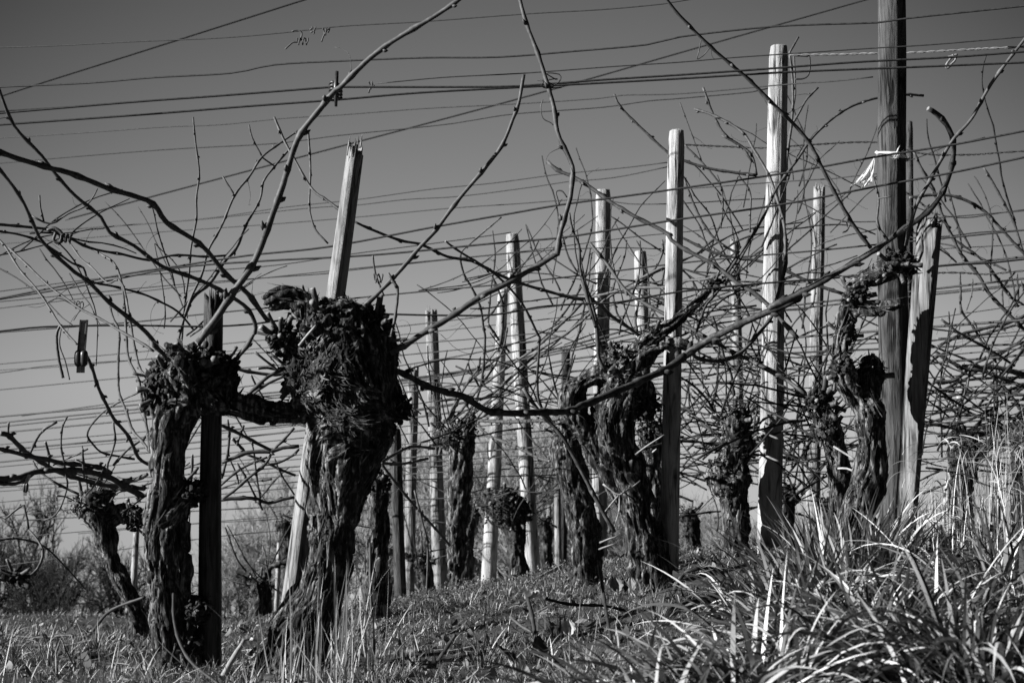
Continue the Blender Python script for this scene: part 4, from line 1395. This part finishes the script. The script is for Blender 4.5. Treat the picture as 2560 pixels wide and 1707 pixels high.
# pale broken twig stubs on the looped vine's trunk
for s_ in ('g 360,905 410,940 460,972 530,930 590,885', 'g 460,972 410,1030 365,1085', 'g 460,972 462,1060 430,1172', 'g 335,1305 390,1285 440,1270', 'g 340,1265 400,1240 450,1225', 'g 560,725 620,680 735,605', 'g 665,710 690,690'):
    cane(V3, s_, 5.12, 5.10, 4.5, 3, m=M_TWIGPALE, knots=False, name='twig')
for s_ in ('F 360,420 410,440 460,460', 'F 390,530 430,550 460,560'):
    cane(V7, s_, 5.8, 5.78, 5, 5, m=M_TWIGPALE, knots=False, name='twig')
for s_ in ('F 700,490 750,520 800,550', 'F 720,590 760,590 795,605'):
    cane(V8b, s_, 4.9, 4.85, 5, 5, m=M_TWIGPALE, knots=False, name='twig')
cane(V2, 'e 385,585 460,490 535,405', 3.86, 3.85, 7, 6, m=M_TWIGPALE, knots=False, name='twig')
cane(V2, 'e 440,200 440,310 430,370', 3.87, 3.86, 5, 4, m=M_CANE, knots=False, name='twig')

# ----------------------------------------------------------------- wires
WG = 'trellis wires between the posts'
WIRES = []


def wire(label, s, w_, dl, dr, name='trellis_wire', group=WG, twist=False, m=None, sides=5):
    pts = parse(s)
    # carry the wire on beyond both edges of the view
    x0, x1 = pts[0][0], pts[-1][0]
    if x0 < 40:
        a, c = pts[0], pts[1]
        k = (c[1] - a[1]) / (c[0] - a[0])
        pts.insert(0, (a[0] - 500, a[1] - k * 500))
    if x1 > 2510:
        a, c = pts[-1], pts[-2]
        k = (a[1] - c[1]) / (a[0] - c[0])
        pts.append((a[0] + 500, a[1] + k * 500))
    P = []
    for p in pts:
        t = min(max(p[0] / 2560, -.3), 1.3)
        P.append(unproj(p[0], p[1], dl + (dr - dl) * t))
    PP = crom(P, .06)
    r = pxw(w_, (dl + dr) / 2) / 2
    b = MB()
    if not twist:
        b.tube(PP, [r] * len(PP), sides)
    else:
        PP = crom(P, .006)
        for ph in (0, math.pi):
            hp = []
            for i, p in enumerate(PP):
                an = i * .55 + ph
                hp.append(p + Vector((0, math.cos(an), math.sin(an))) * r * .9)
            b.tube(hp, [r * .7] * len(hp), 4)
    ob = b.build(name, m or M_WIRE, None, PP[len(PP) // 2])
    tag(ob, label, 'wire', group)
    return ob


wire('thin kinked wire, highest of all the trellis wires, with dried tendrils on it', 'A 0,218 250,210 600,192 1000,175 1300,150 B 0,122 380,100 850,65 1200,45 1470,20 1560,5 1640,-8', 3, 5.4, 4.4)
wire('medium wavy wire second from the top at the left edge', 'A 0,398 400,380 700,355 1050,335 1250,297 B 0,280 380,265 720,262 1070,235 1400,205 C 0,170 400,125 680,112 900,105 1040,85 1560,30', 4.6, 5.0, 4.4)
wire('upper of two thick dark wires tied to the arching cane', 'A 0,517 600,467 1000,438 1490,400 B 0,398 700,397 940,385 1200,365 C 0,343 400,315 800,285 1240,262 1560,238', 5.4, 4.4, 4.35)
wire('short second strand twisted along the thick dark wire at the left edge', 'A 0,508 300,490 500,476 620,466', 4, 4.42, 4.42)
wire('lower of two thick dark wires tied to the arching cane', 'A 0,570 700,520 1100,488 B 0,455 350,425 770,402 1000,390 C 0,360 500,330 1000,310 1560,287', 5.4, 4.45, 4.4)
wire('thin wire just under the pair of thick dark wires', 'A 0,630 400,605 750,580 1000,570 1300,540 B 0,525 400,495 800,475 1180,450 1290,435 1560,428 C 500,385 700,372 880,352', 2.8, 7, 5.0)
wire('thin wire ending at a small hanging tendril left of the very pale post', 'A 0,745 400,710 800,680 1250,655 B 0,618 450,572 600,550 800,520 1200,490 1400,462 C 0,450 330,420 420,400', 2.8, 7.5, 6.0)
wire('thin wire rising from the thick pair near the arching cane to the upper right', 'B 160,383 400,360 540,350 840,335 1240,305 C 0,285 230,265 600,240 900,220 1150,205 1560,170', 3, 5.0, 4.5)
wire('pale twisted wire like a chain near the top of the tall pole', 'C 500,252 700,250 880,245 1060,241 1300,228 1560,215', 3.4, 6, 4.9, twist=True, m=M_METAL)
wire('thin upper wire of a close pair at mid height behind the leaning stump', 'A 0,1065 300,1045 900,1000 1300,945 B 80,910 400,865 700,835 1000,795 1300,765 1500,740', 2.6, 8, 5.6)
wire('thin lower wire of a close pair at mid height with a barbed twist', 'A 310,1048 900,1002 1400,950 B 80,935 300,910 550,895 900,850 1030,830 1250,810 1500,760', 2.6, 8, 5.6)
wire('thin wire meeting the round topped pale post below its head', 'A 0,1112 350,1088 700,1060 1200,1025 B 80,990 500,950 800,930 1000,915 1180,910 1320,930 1500,930', 2.6, 8.5, 5.8)
wire('upper thick dark wire climbing steeply to the right through the middle', 'A 0,1360 200,1320 600,1245 800,1215 1130,1165 1500,1125 B 430,1035 800,970 1000,935 1260,900 C 0,860 480,790 900,715 1250,660 1560,600', 5, 5.0, 4.42)
wire('lower thick dark wire climbing steeply to the right through the middle', 'A 0,1364 400,1298 800,1222 1200,1190 B 40,1170 300,1150 700,1110 1000,1085 1230,1050 C 0,1000 480,930 900,850 1230,790 1560,720', 5, 5.1, 4.45)
wire('thin wire just above the thick climbing wires at the left', 'A 0,1328 500,1265 1200,1215 B 40,1160 500,1100 780,1060', 2.4, 8.5, 8)
wire('thin wire just below the thick climbing wires at the left', 'A 0,1375 900,1290 1480,1248 B 20,1235 480,1185 900,1145 1230,1130 1470,1135', 2.6, 8, 7)
wire('thin wire joining the small post between taller pale posts', 'A 0,1405 850,1305 B 300,1200 800,1150 1340,1080 C 0,1060 370,1020', 2.2, 9, 8)
wire('medium wire running behind the big head up to the tall pole', 'A 0,1515 640,1465 850,1440 1250,1400 B 60,1360 420,1325 750,1295 1100,1255 1300,1230 C 0,1200 300,1170 600,1145 900,1115 1220,1085 1560,1050', 3.8, 6.5, 5.3)
wire('medium dark wire carrying the hanging wire tensioner', 'A 0,1510 200,1490 560,1483 950,1488 1170,1475 1320,1455 B 110,1432 430,1437 700,1435 900,1400 1100,1385 1250,1380 C 0,1330 400,1290 760,1262 1200,1212 1400,1200 1560,1183', 4.6, 4.75, 5.1)
wire('barbed looking wire low beside the splintered post at the right', 'C 700,1262 1210,1243 1400,1250 1560,1235', 3, 8, 7, twist=True)
wire('thin barbed wire from the round topped post to the tall pole', 'C 20,660 200,668 390,675 600,660 900,650 1100,700 1300,706 1560,690', 3, 7.5, 6.5, twist=True)
wire('thin wire behind the rag on the tall pole', 'C 20,862 480,828 700,815 780,805 980,785', 2.6, 7.5, 5.3)
wire('thin wire at the level of the splintered post top', 'C 0,928 480,910 700,1000 900,1010 1240,988 1560,962', 2.6, 8, 6.5)
FAN = [
    ('0 0,957 918,872 1286,799 1551,723 1700,672 1900,640 2352,590', 3.6), ('0 0,971 918,876 1286,805 1497,755 1579,738 1755,710 2352,640', 3.4), ('0 0,980 918,881 1286,811 1497,769 1560,753 1696,724 2352,655', 3),
    ('0 0,994 900,905 1286,830 1403,816 1567,800 1621,792 1825,775 2352,735', 3.8), ('0 0,1021 940,930 1286,839 1399,828 1800,800 2352,770', 2), ('0 0,1034 940,945 1286,863 1338,851 1800,812 2352,790', 3.6),
    ('0 0,1041 700,975 1300,892 2352,800', 2), ('0 0,1061 345,1027 940,960 1300,912 2352,815', 3.6), ('0 0,1072 700,1005 1300,938 2352,850', 2), ('0 100,1085 700,1022 1300,960 2352,880', 2.4),
    ('0 140,1097 700,1043 1300,985 2352,905', 2), ('0 0,1106 700,1053 1300,1000 2352,930', 2.2), ('0 0,1119 700,1070 1300,1022 2352,960', 3), ('0 0,1128 700,1080 1300,1040 2352,985', 2),
    ('0 0,1153 700,1090 1300,1055 2352,1010', 2), ('0 0,1170 700,1105 1300,1072 2352,1050', 2.4), ('0 0,1186 700,1118 1300,1090 2352,1080', 2.2), ('0 40,1195 700,1160 1300,1130', 2.6),
    ('0 0,836 300,810 930,748 1300,700', 2.4), ('0 0,850 210,836 930,768 1300,728', 2), ('0 0,856 170,836 930,790 1300,760', 2), ('0 0,895 360,861 930,815 1300,775', 2.4),
    ('0 50,955 240,929 335,917 918,840 1300,770', 2.6), ('0 0,1300 500,1232 700,1216', 2), ('0 0,1236 300,1212 700,1188', 2), ('0 180,1225 700,1180 1000,1160', 2)]
for i, (s_, w_) in enumerate(FAN):
    wire('one of the many thin wires receding low across the middle of the view', s_, w_ * 1.25, 9.5 + (i % 4) * .6, 6.6 + (i % 3) * .5, group='thin low wires of the rows behind')
for s_, w_ in (('0 2110,545 2176,543 2250,534 2352,529', 3), ('0 2110,578 2176,571 2328,563 2352,561', 2), ('0 2100,672 2160,670 2352,652', 2), ('0 2100,735 2160,728 2352,700', 2), ('0 2080,790 2352,760', 2), ('0 2080,885 2352,865', 2), ('0 2080,905 2352,892', 2.4), ('0 2060,1040 2352,1030', 2), ('0 1900,985 2352,950', 2), ('0 2080,470 2200,500 2352,482', 2.6)):
    wire('one of the thin wires crossing the cane thicket at the far right', s_, w_, 8.5, 8.2, group='thin wires through the right thicket')
wire('blurred straight cable crossing the upper left corner high above', '0 -200,296 0,222 350,111 700,0 900,-63', 5, 13, 13, name='overhead_cable', group='overhead cables', m=M_WIRE)
wire('blurred straight cable running diagonally to the top right high above', '0 150,505 675,365 1200,225 1600,111 1990,0 2200,-60', 4, 14, 14, name='overhead_cable', group='overhead cables', m=M_WIRE)


# ----------------------------------------------------------------- small things on the wires
def curl(label, s, d, w_, name='dried_tendril', m=None, group='dried tendrils on the wires', loops=0, seed=1):
    rnd = random.Random(seed)
    P = crom(trace(s, d), .006)
    r = pxw(w_, d) / 2
    b = MB()
    b.tube(P, [r] * len(P), 5, rough=.1)
    if loops:
        p = P[len(P) // 2]
        pp = []
        for k in range(loops * 12):
            an = k * math.pi / 6
            pp.append(p + Vector((k * .0012 - .01 + rnd.uniform(-.002, .002), math.sin(an) * .010, math.cos(an) * .012)))
        b.tube(pp, [r * .8] * len(pp), 5)
    ob = b.build(name, m or M_CANE, None, P[0])
    tag(ob, label, 'tendril', group)
    return ob


curl('largest dried tendril knot hanging from the highest wire', 'A 1330,145 1350,140 1375,150 1365,190 1335,195 1300,225', 5.0, 4, loops=3, seed=2)
curl('small knot of tendril on the highest wire next to the largest one', 'A 1412,138 1425,130 1435,140 1415,150', 5.0, 4, loops=1, seed=3)
curl('forked dried tendril hanging at the right of the knots on the highest wire', 'A 1465,192 1475,165 1490,140 1503,128 1495,150', 4.9, 4, loops=1, seed=4)
curl('tendril clinging to the thick dark wire right of the arching cane', 'B 130,425 138,400 150,385 158,400', 4.4, 4, loops=1, seed=5)
curl('stiff wire tail hooking down beside the top of the very pale post', 'C 520,255 580,258 590,262 592,310 583,345 560,360 525,362', 5.95, 4, name='wire_tail', m=M_WIRE)
curl('thin looped tendril hanging from the cane at the top right of the middle', 'C 130,205 100,180 85,240 78,270 105,255 140,215', 4.5, 2.5)
curl('tendril twined over the thick wire left of the zigzag cane', 'B 925,455 915,490 925,540 960,560 972,572', 4.1, 2.5)
curl('hanging dried shoot on a wire below the curving cane', 'B 150,1165 155,1210 165,1260 185,1310 200,1350', 4.1, 5, loops=2, seed=6)
curl('hanging dried shoot with a coil next to the thin barbed wire', 'B 1000,935 990,900 985,875 1010,870 1035,900', 4.3, 3.5)
curl('small bent dried tendril hanging by the slim greyish post', 'C 735,1010 770,1015 762,1050 740,1060', 6.5, 4, loops=1, seed=7)
curl('long loose vine shoot ending bluntly at the left below the tensioner wire', '0 140,745 130,770 135,825 145,868', 4.7, 7, name='hanging_shoot')
curl('thin loose vine shoot right of the blunt one under the tensioner wire', '0 142,745 137,790 150,830 160,872', 4.72, 3.5, name='hanging_shoot')
curl('loose coil of tendril at the level of the far left canes', 'A 215,1378 270,1360 340,1390 375,1375 380,1395 360,1420 335,1460', 4.6, 3, loops=2, seed=8)
curl('dried clump of tendril round the crossing canes at the left', 'A 215,1050 250,1040 285,1070 270,1105 245,1095 255,1060', 4.6, 8, loops=3, seed=9)
# wire tie where the zigzag cane meets the thick wires
b = MB()
C0 = Q(1256, 190, 4.12)
pp = []
for k in range(40):
    an = k / 39 * 4.2 * math.pi
    pp.append(C0 + Vector((-.012 + .02 * math.cos(an) + k * .0006, .02 * math.sin(an), .012 * math.sin(an * .5 + 1))))
for q in trace('B 940,335 1000,340 1005,365 985,385 960,400 1010,400', 4.12):
    pp.append(q)
b.tube(crom(pp, .01), [.0018] * len(crom(pp, .01)), 5)
tag(b.build('wire_tie', M_WIRE, None, C0), 'looped wire tie holding the zigzag cane to the thick wires', 'tie')
b = MB()
C1 = Q(771, 210, 3.78)
for k in range(5):
    z0 = Vector((0, 0, (k - 2) * .009))
    ring = [C1 + z0 + Vector((.016 * math.cos(a_ / 12 * 6.283), .016 * math.sin(a_ / 12 * 6.283), .004 * math.sin(a_))) for a_ in range(13)]
    b.tube(ring, [.0035] * 13, 5)
b.tube([C1 + Vector((.004, -.014, .05)), C1 + Vector((.002, -.016, 0)), C1 + Vector((.003, -.015, -.045))], [.005, .006, .004], 6, rough=.2)
tag(b.build('cane_tie', M_RUBBER, None, C1), 'dark tie wrapped round the arching cane at the thick wires', 'tie')
b = MB()
C2 = Q(2186, 142, 4.42)
for s_ in ('C 1265,250 1245,256 1228,275 1212,300 1218,312 1235,298', 'C 1240,250 1256,268 1240,290 1225,300', 'C 1222,262 1250,255'):
    pp = crom(trace(s_, 4.42), .004)
    b.tube(pp, [.0038] * len(pp), 6, rough=.2)
tag(b.build('wire_tie', M_METAL, None, C2), 'knotted clip joining two thick wires right of the tall pole', 'tie')


def tensioner(label, top, mid, bot, w_, d):
    T, Mi, Bo = Q(top[0], top[1], d), Q(mid[0], mid[1], d), Q(bot[0], bot[1], d)
    r = empty('wire_tensioner', T, label, 'wire tensioner', 'wire tensioners hanging from wires')
    u = pxw(w_, d)
    X = Vector((1, 0, 0))
    Y = Vector((0, 1, 0))
    dn = (Mi - T).normalized()
    b = MB()                                         # flat bent strap with raised edges
    b.box(T.lerp(Mi, .5), X * u * .30, Y * u * .05, dn * (Mi - T).length * .5)
    b.build('strap', M_METAL, r, smooth=False)
    b = MB()
    for sgn in (-1, 1):
        b.box(T.lerp(Mi, .5) + X * sgn * u * .36, X * u * .07, Y * u * .16, dn * (Mi - T).length * .52)
    b.box(T + dn * u * .05, X * u * .43, Y * u * .16, dn * u * .09)
    b.build('strap_edge', M_RUBBER, r, smooth=False)
    dn2 = (Bo - Mi).normalized()
    Lb = (Bo - Mi).length
    for sgn in (-1, 1):                              # two rounded barrels side by side
        b = MB()
        c0 = Mi + X * sgn * u * .30
        prof = ((-.04, .14), (.0, .3), (.08, .40), (.2, .44), (.5, .44), (.62, .38), (.70, .24), (.73, .08))
        b.tube([c0 + dn2 * Lb * p_ for p_, _ in prof], [u * q_ for _, q_ in prof], 16)
        b.build('barrel', M_RUBBER, r)
        b = MB()
        b.box(Mi + dn2 * Lb * .84 + X * sgn * u * .23, X * u * .19, Y * u * .14, dn2 * Lb * .16)
        b.build('tongue', M_METAL, r, smooth=False)
    return r


tensioner('large wire tensioner with a slotted strap hanging at the left from the medium dark wire', (193, 736), (187, 806), (185, 856), 21, 4.72)
tensioner('small dark tensioner dangling from the low canes at the left edge', (68, 1090), (60, 1110), (57, 1138), 8.5, 5.3)


# ----------------------------------------------------------------- things on the ground
def leaf(label, x, y, d, size, m, tilt, yaw, seed, lift=.02, curlk=1.0):
    rnd = random.Random(seed)
    c = Q(x, y, d)
    b = MB()
    nn, mm = 12, 10
    for i in range(nn + 1):
        t = i / nn
        wd = math.sin(math.pi * min(1, t * .97 + .03)) ** .6 * (.95 - .35 * t)
        wd *= 1 + .12 * math.sin(t * 22)
        for j in range(mm + 1):
            s_ = j / mm * 2 - 1
            p = Vector((s_ * wd * .5, t - .45, curlk * (.22 * (s_ * wd) ** 2 + .20 * (t - .5) ** 2) + .03 * math.sin(s_ * 8 + t * 5)))
            b.v.append(p * size)
    for i in range(nn):
        for j in range(mm):
            q = i * (mm + 1) + j
            b.f.append((q, q + 1, q + mm + 2, q + mm + 1))
            b.m.append(0)
    b.tube([Vector((0, -.45, .05)) * size, Vector((0, -.75, .1)) * size, Vector((.05, -.95, .0)) * size], [size * .025, size * .018, size * .015], 5)
    Mx = Matrix.Rotation(yaw, 3, 'Z') @ Matrix.Rotation(tilt, 3, 'X')
    b.v = [c + Mx @ p for p in b.v]
    return tag(b.build('dead_leaf', m, None, c), label, 'leaf', 'single fallen leaves')


leaf('broad dark leaf standing on edge in the turf below the middle', 1238, 1488, 3.35, .055, M_LEAFDARK, 1.2, .4, 1)
leaf('dark crumpled leaf lying left of the broad dark one', 1165, 1505, 3.4, .06, M_LEAFDARK, .7, 1.2, 2)
leaf('bright curled dead leaf caught on a stick below the slim vines', 1224, 1372, 4.0, .05, M_LEAFPALE, .5, -.9, 3, curlk=3.2)
leaf('pale crumpled leaf on the turf right of the dry stalks', 884, 1406, 4.3, .045, M_LEAFPALE, 1.2, .8, 4, curlk=1.8)
leaf('grey rounded leaf before the foot of the looped vine', 1414, 1342, 4.9, .06, M_LEAF, 1.15, .2, 5)
leaf('dark rounded leaf beside the grey one at the looped vine', 1447, 1345, 4.9, .06, M_LEAFDARK, 1.2, -.4, 6)
leaf('upright pale pointed leaf right of the bright curled one', 1305, 1440, 3.7, .045, M_LEAFPALE, 1.4, .1, 7)
leaf('grey leaf lying under the arching blades at the bottom right', 2025, 1545, 2.5, .05, M_LEAF, 1.0, .5, 8)


def stick(label, s, d0, d1, w0, w1, m, group='prunings and sticks on the ground', seed=0, name='fallen_cane'):
    P = crom(trace(s, d0, d1), .02)
    n_ = len(P)
    rr = [pxw(w0, d0) / 2 + (pxw(w1, d1) / 2 - pxw(w0, d0) / 2) * i / max(1, n_ - 1) for i in range(n_)]
    for i in range(4, n_ - 1, 5):
        rr[i] *= 1.3
    b = MB()
    b.tube(P, rr, 7, rough=.08)
    return tag(b.build(name, m, None, P[0]), label, 'stick', group)


stick('dark bent pruning rising at the foot of the left vine and trailing right', 'D 790,1160 793,1280 822,1390 880,1480 1000,1575', 3.7, 3.3, 6, 8, M_DARKCANE)
stick('dark upright thin stem in the turf before the looped vine', 'E 1180,1030 1195,1120 1215,1250 1240,1390', 4.3, 3.7, 8, 7, M_DARKCANE)
stick('dark upright thin stem right of the pale dry stalks', 'E 138,930 140,1150 150,1300 155,1470', 3.75, 3.6, 7, 8, M_DARKCANE)
stick('black hooped bramble arching out of the weeds right of the looped vine', 'F -60,1240 0,1090 60,1050 160,1048 205,1085 195,1120 175,1135', 4.6, 4.5, 10, 8, M_DARKCANE)
stick('pale flat split stick leaning at the foot of the black post', 'D 1010,1550 1060,1460 1115,1370', 3.4, 3.45, 16, 10, M_TWIGPALE)
stick('pale stick lying across the weeds under the low clump headed vine', 'E 760,1165 900,1090 1020,1028', 6.5, 7, 8, 7, M_TWIGPALE)
stick('grey stick lying left of the slim pale stick in the weeds', 'E 560,1170 680,1150 790,1095', 7, 7.3, 7, 6, M_DARKCANE)
stick('dark cane lying across the turf below the looped vine', 'E 940,1185 1060,1210 1200,1215 1330,1240 1430,1225', 4.2, 4.4, 7, 6, M_DARKCANE)
stick('short grey stick standing in the turf with a bright leaf on it', 'E 855,1180 875,1260 892,1365', 3.95, 3.8, 9, 10, M_DARKCANE)
stick('pale short stick lying left of the bright curled leaf', 'E 775,1265 830,1310 875,1335', 4.0, 3.9, 8, 6, M_CANE)
stick('long dark cane lying on the turf behind the left vine', 'D 0,1340 150,1360 300,1350 400,1350 500,1240 660,1175', 6, 5.6, 8, 7, M_DARKCANE)
stick('second dark cane lying on the turf at the left, nearly level', 'D -20,1400 120,1395 300,1395 450,1370 540,1410', 5.4, 5.2, 9, 7, M_DARKCANE)
stick('dark cane crossing low through the right tussocks', 'F 880,1100 1100,1210 1270,1260 1420,1350', 3.4, 3.2, 6, 6, M_DARKCANE)
stick('thin dark stem upright among the dry stalks at the right', 'F 1360,880 1375,1000 1350,1180', 3.9, 3.8, 5, 6, M_DARKCANE)
stick('broken grey stick on the turf under the dark leaves', 'E 450,1460 490,1400 525,1350', 3.9, 3.8, 9, 8, M_DARKCANE)

# ----------------------------------------------------------------- bare trees beyond the slope
def bare_tree_meshes(seed, h, spread, nst, mt):
    rnd = random.Random(seed)
    bt, bc = MB(), MB()

    def grow(p, dv, L_, r, lev):
        n_ = 4 if lev < 2 else 3
        P = [p.copy()]
        Rr = [r]
        q = p.copy()
        dd = dv.copy()
        for i in range(n_):
            dd = (dd + Vector((rnd.gauss(0, .16), rnd.gauss(0, .16), rnd.gauss(.05, .10)))).normalized()
            q = q + dd * L_ / n_
            P.append(q.copy())
            Rr.append(r * (1 - .55 * (i + 1) / n_))
        (bt if lev < 2 else bc).tube(P, Rr, 5 if lev < 2 else 3, cap=False)
        if lev >= 4:
            return
        k = {0: 6, 1: 5, 2: 4, 3: 4}[lev]
        for _ in range(k):
            t = rnd.uniform(.3, 1.0)
            i = min(int(t * n_), n_ - 1)
            pp = P[i].lerp(P[i + 1], t * n_ - i)
            an = rnd.uniform(0, 6.283)
            o_ = dd.orthogonal().normalized()
            o_ = Matrix.Rotation(an, 3, dd) @ o_
            nd = (dd + o_ * rnd.uniform(.35, .95) * spread).normalized()
            grow(pp, nd, L_ * rnd.uniform(.42, .66), r * (.5 if lev < 2 else .72), lev + 1)

    for _ in range(nst):
        an = rnd.uniform(0, 6.283)
        grow(Vector((rnd.gauss(0, .25), rnd.gauss(0, .25), -.3)), Vector((math.cos(an) * .22 * spread, math.sin(an) * .22 * spread, 1)).normalized(), h * rnd.uniform(.5, .62), .07 * h / 5, 0)
    return bt, bc


TOP = {}


def new_tree(seed, h, spread, nst, m, label, group):
    bt, bc = bare_tree_meshes(seed, h, spread, nst, m)
    r = empty('bare_tree', Vector((0, 0, 0)), label, 'tree', group)
    zz = sorted(p.z for p in bc.v)
    TOP[r.name] = zz[int(len(zz) * .97)]
    bt.build('trunk', m, r)
    bc.build('crown', m, r)
    return r


def copy_tree(o):
    r = o.copy()
    COL.objects.link(r)
    for ch in list(o.children):
        c = ch.copy()
        COL.objects.link(c)
        c.parent = r
    return r


TG = 'bare trees and bushes beyond the slope'
# x, top y, depth, prototype, label
TREES = [(20, 1135, 24, 0, 'dark tall bare bush at the left edge'), (110, 1240, 22, 1, 'low bare bush right of the tall bush at the left edge'), (190, 1275, 21, 0, 'low bare bush left of the ball headed vine'), (290, 1250, 25, 1, 'bare bush behind the curved vine at the left'), (-60, 1220, 22, 1, 'bare bush cut by the left edge'),
         (60, 1300, 18, 0, 'nearest dark low bush at the lower left'), (590, 1180, 28, 2, 'pale bare tree in the gap left of the leaning stump'), (655, 1120, 30, 3, 'taller pale bare tree behind the leaning stump'), (530, 1260, 26, 2, 'low pale bush right of the black post'),
         (940, 1040, 34, 3, 'pale bare tree behind the grey posts right of the largest vine'), (1010, 1080, 32, 2, 'pale bare tree behind the slim vine'), (1110, 1040, 34, 3, 'pale bare tree left of the crossing pair of posts'), (1190, 1060, 33, 2, 'pale bare tree right behind the crossing pair of posts'), (1255, 985, 35, 3, 'tallest pale bare tree in the central gap'),
         (1330, 1090, 33, 2, 'pale bare tree behind the dark leaning vine'), (1400, 1130, 32, 3, 'pale bare tree behind the foot of the looped vine'), (1590, 1170, 31, 2, 'pale bush right of the round topped post'), (1650, 1190, 30, 3, 'pale bush behind the burled vine'), (880, 1130, 33, 2, 'pale bush close behind the largest vine'), (1480, 1200, 30, 2, 'pale bush behind the looped vine and its post')]
for i_, (x_, y_) in enumerate(((700, 1180), (905, 1075), (970, 1060), (1050, 1050), (1150, 1030), (1220, 1020), (1290, 1040), (1370, 1100), (1440, 1160), (1530, 1180), (1620, 1160), (1690, 1190), (1750, 1200), (1830, 1190), (350, 1280))):
    TREES.append((x_, y_, 25 + (i_ * 5) % 11, (2 + i_ % 2) if x_ > 400 else i_ % 2, 'one of the pale bare bushes in the belt of brush behind the vines' if x_ > 400 else 'one of the dim bare bushes massed at the lower left'))
protos = {}
for (x, yt, d, k, lab) in TREES:
    top = Q(x, yt, d)
    zb = gz(top.x, top.y)
    h = top.z - zb
    if k not in protos:
        protos[k] = new_tree([11, 22, 33, 44][k], 5.0, [1.0, 1.3, .9, .7][k], [4, 5, 6, 6][k], M_TREE_SHADED if k < 2 else M_TREE_SUNLIT, lab, TG)
        r = protos[k]
        top_h = TOP[r.name]
    else:
        top_h = TOP[protos[k].name]
        r = copy_tree(protos[k])
        r['label'] = lab
        if lab.startswith('one of'):
            r['group'] = 'belt of brush beyond the slope' if 'pale' in lab else 'dim brush at the lower left'
    r.location = (top.x, top.y, zb)
    r.rotation_euler = (0, 0, random.uniform(0, 6.28))
    s_ = h / top_h
    r.scale = (s_ * .75, s_ * .75, s_)
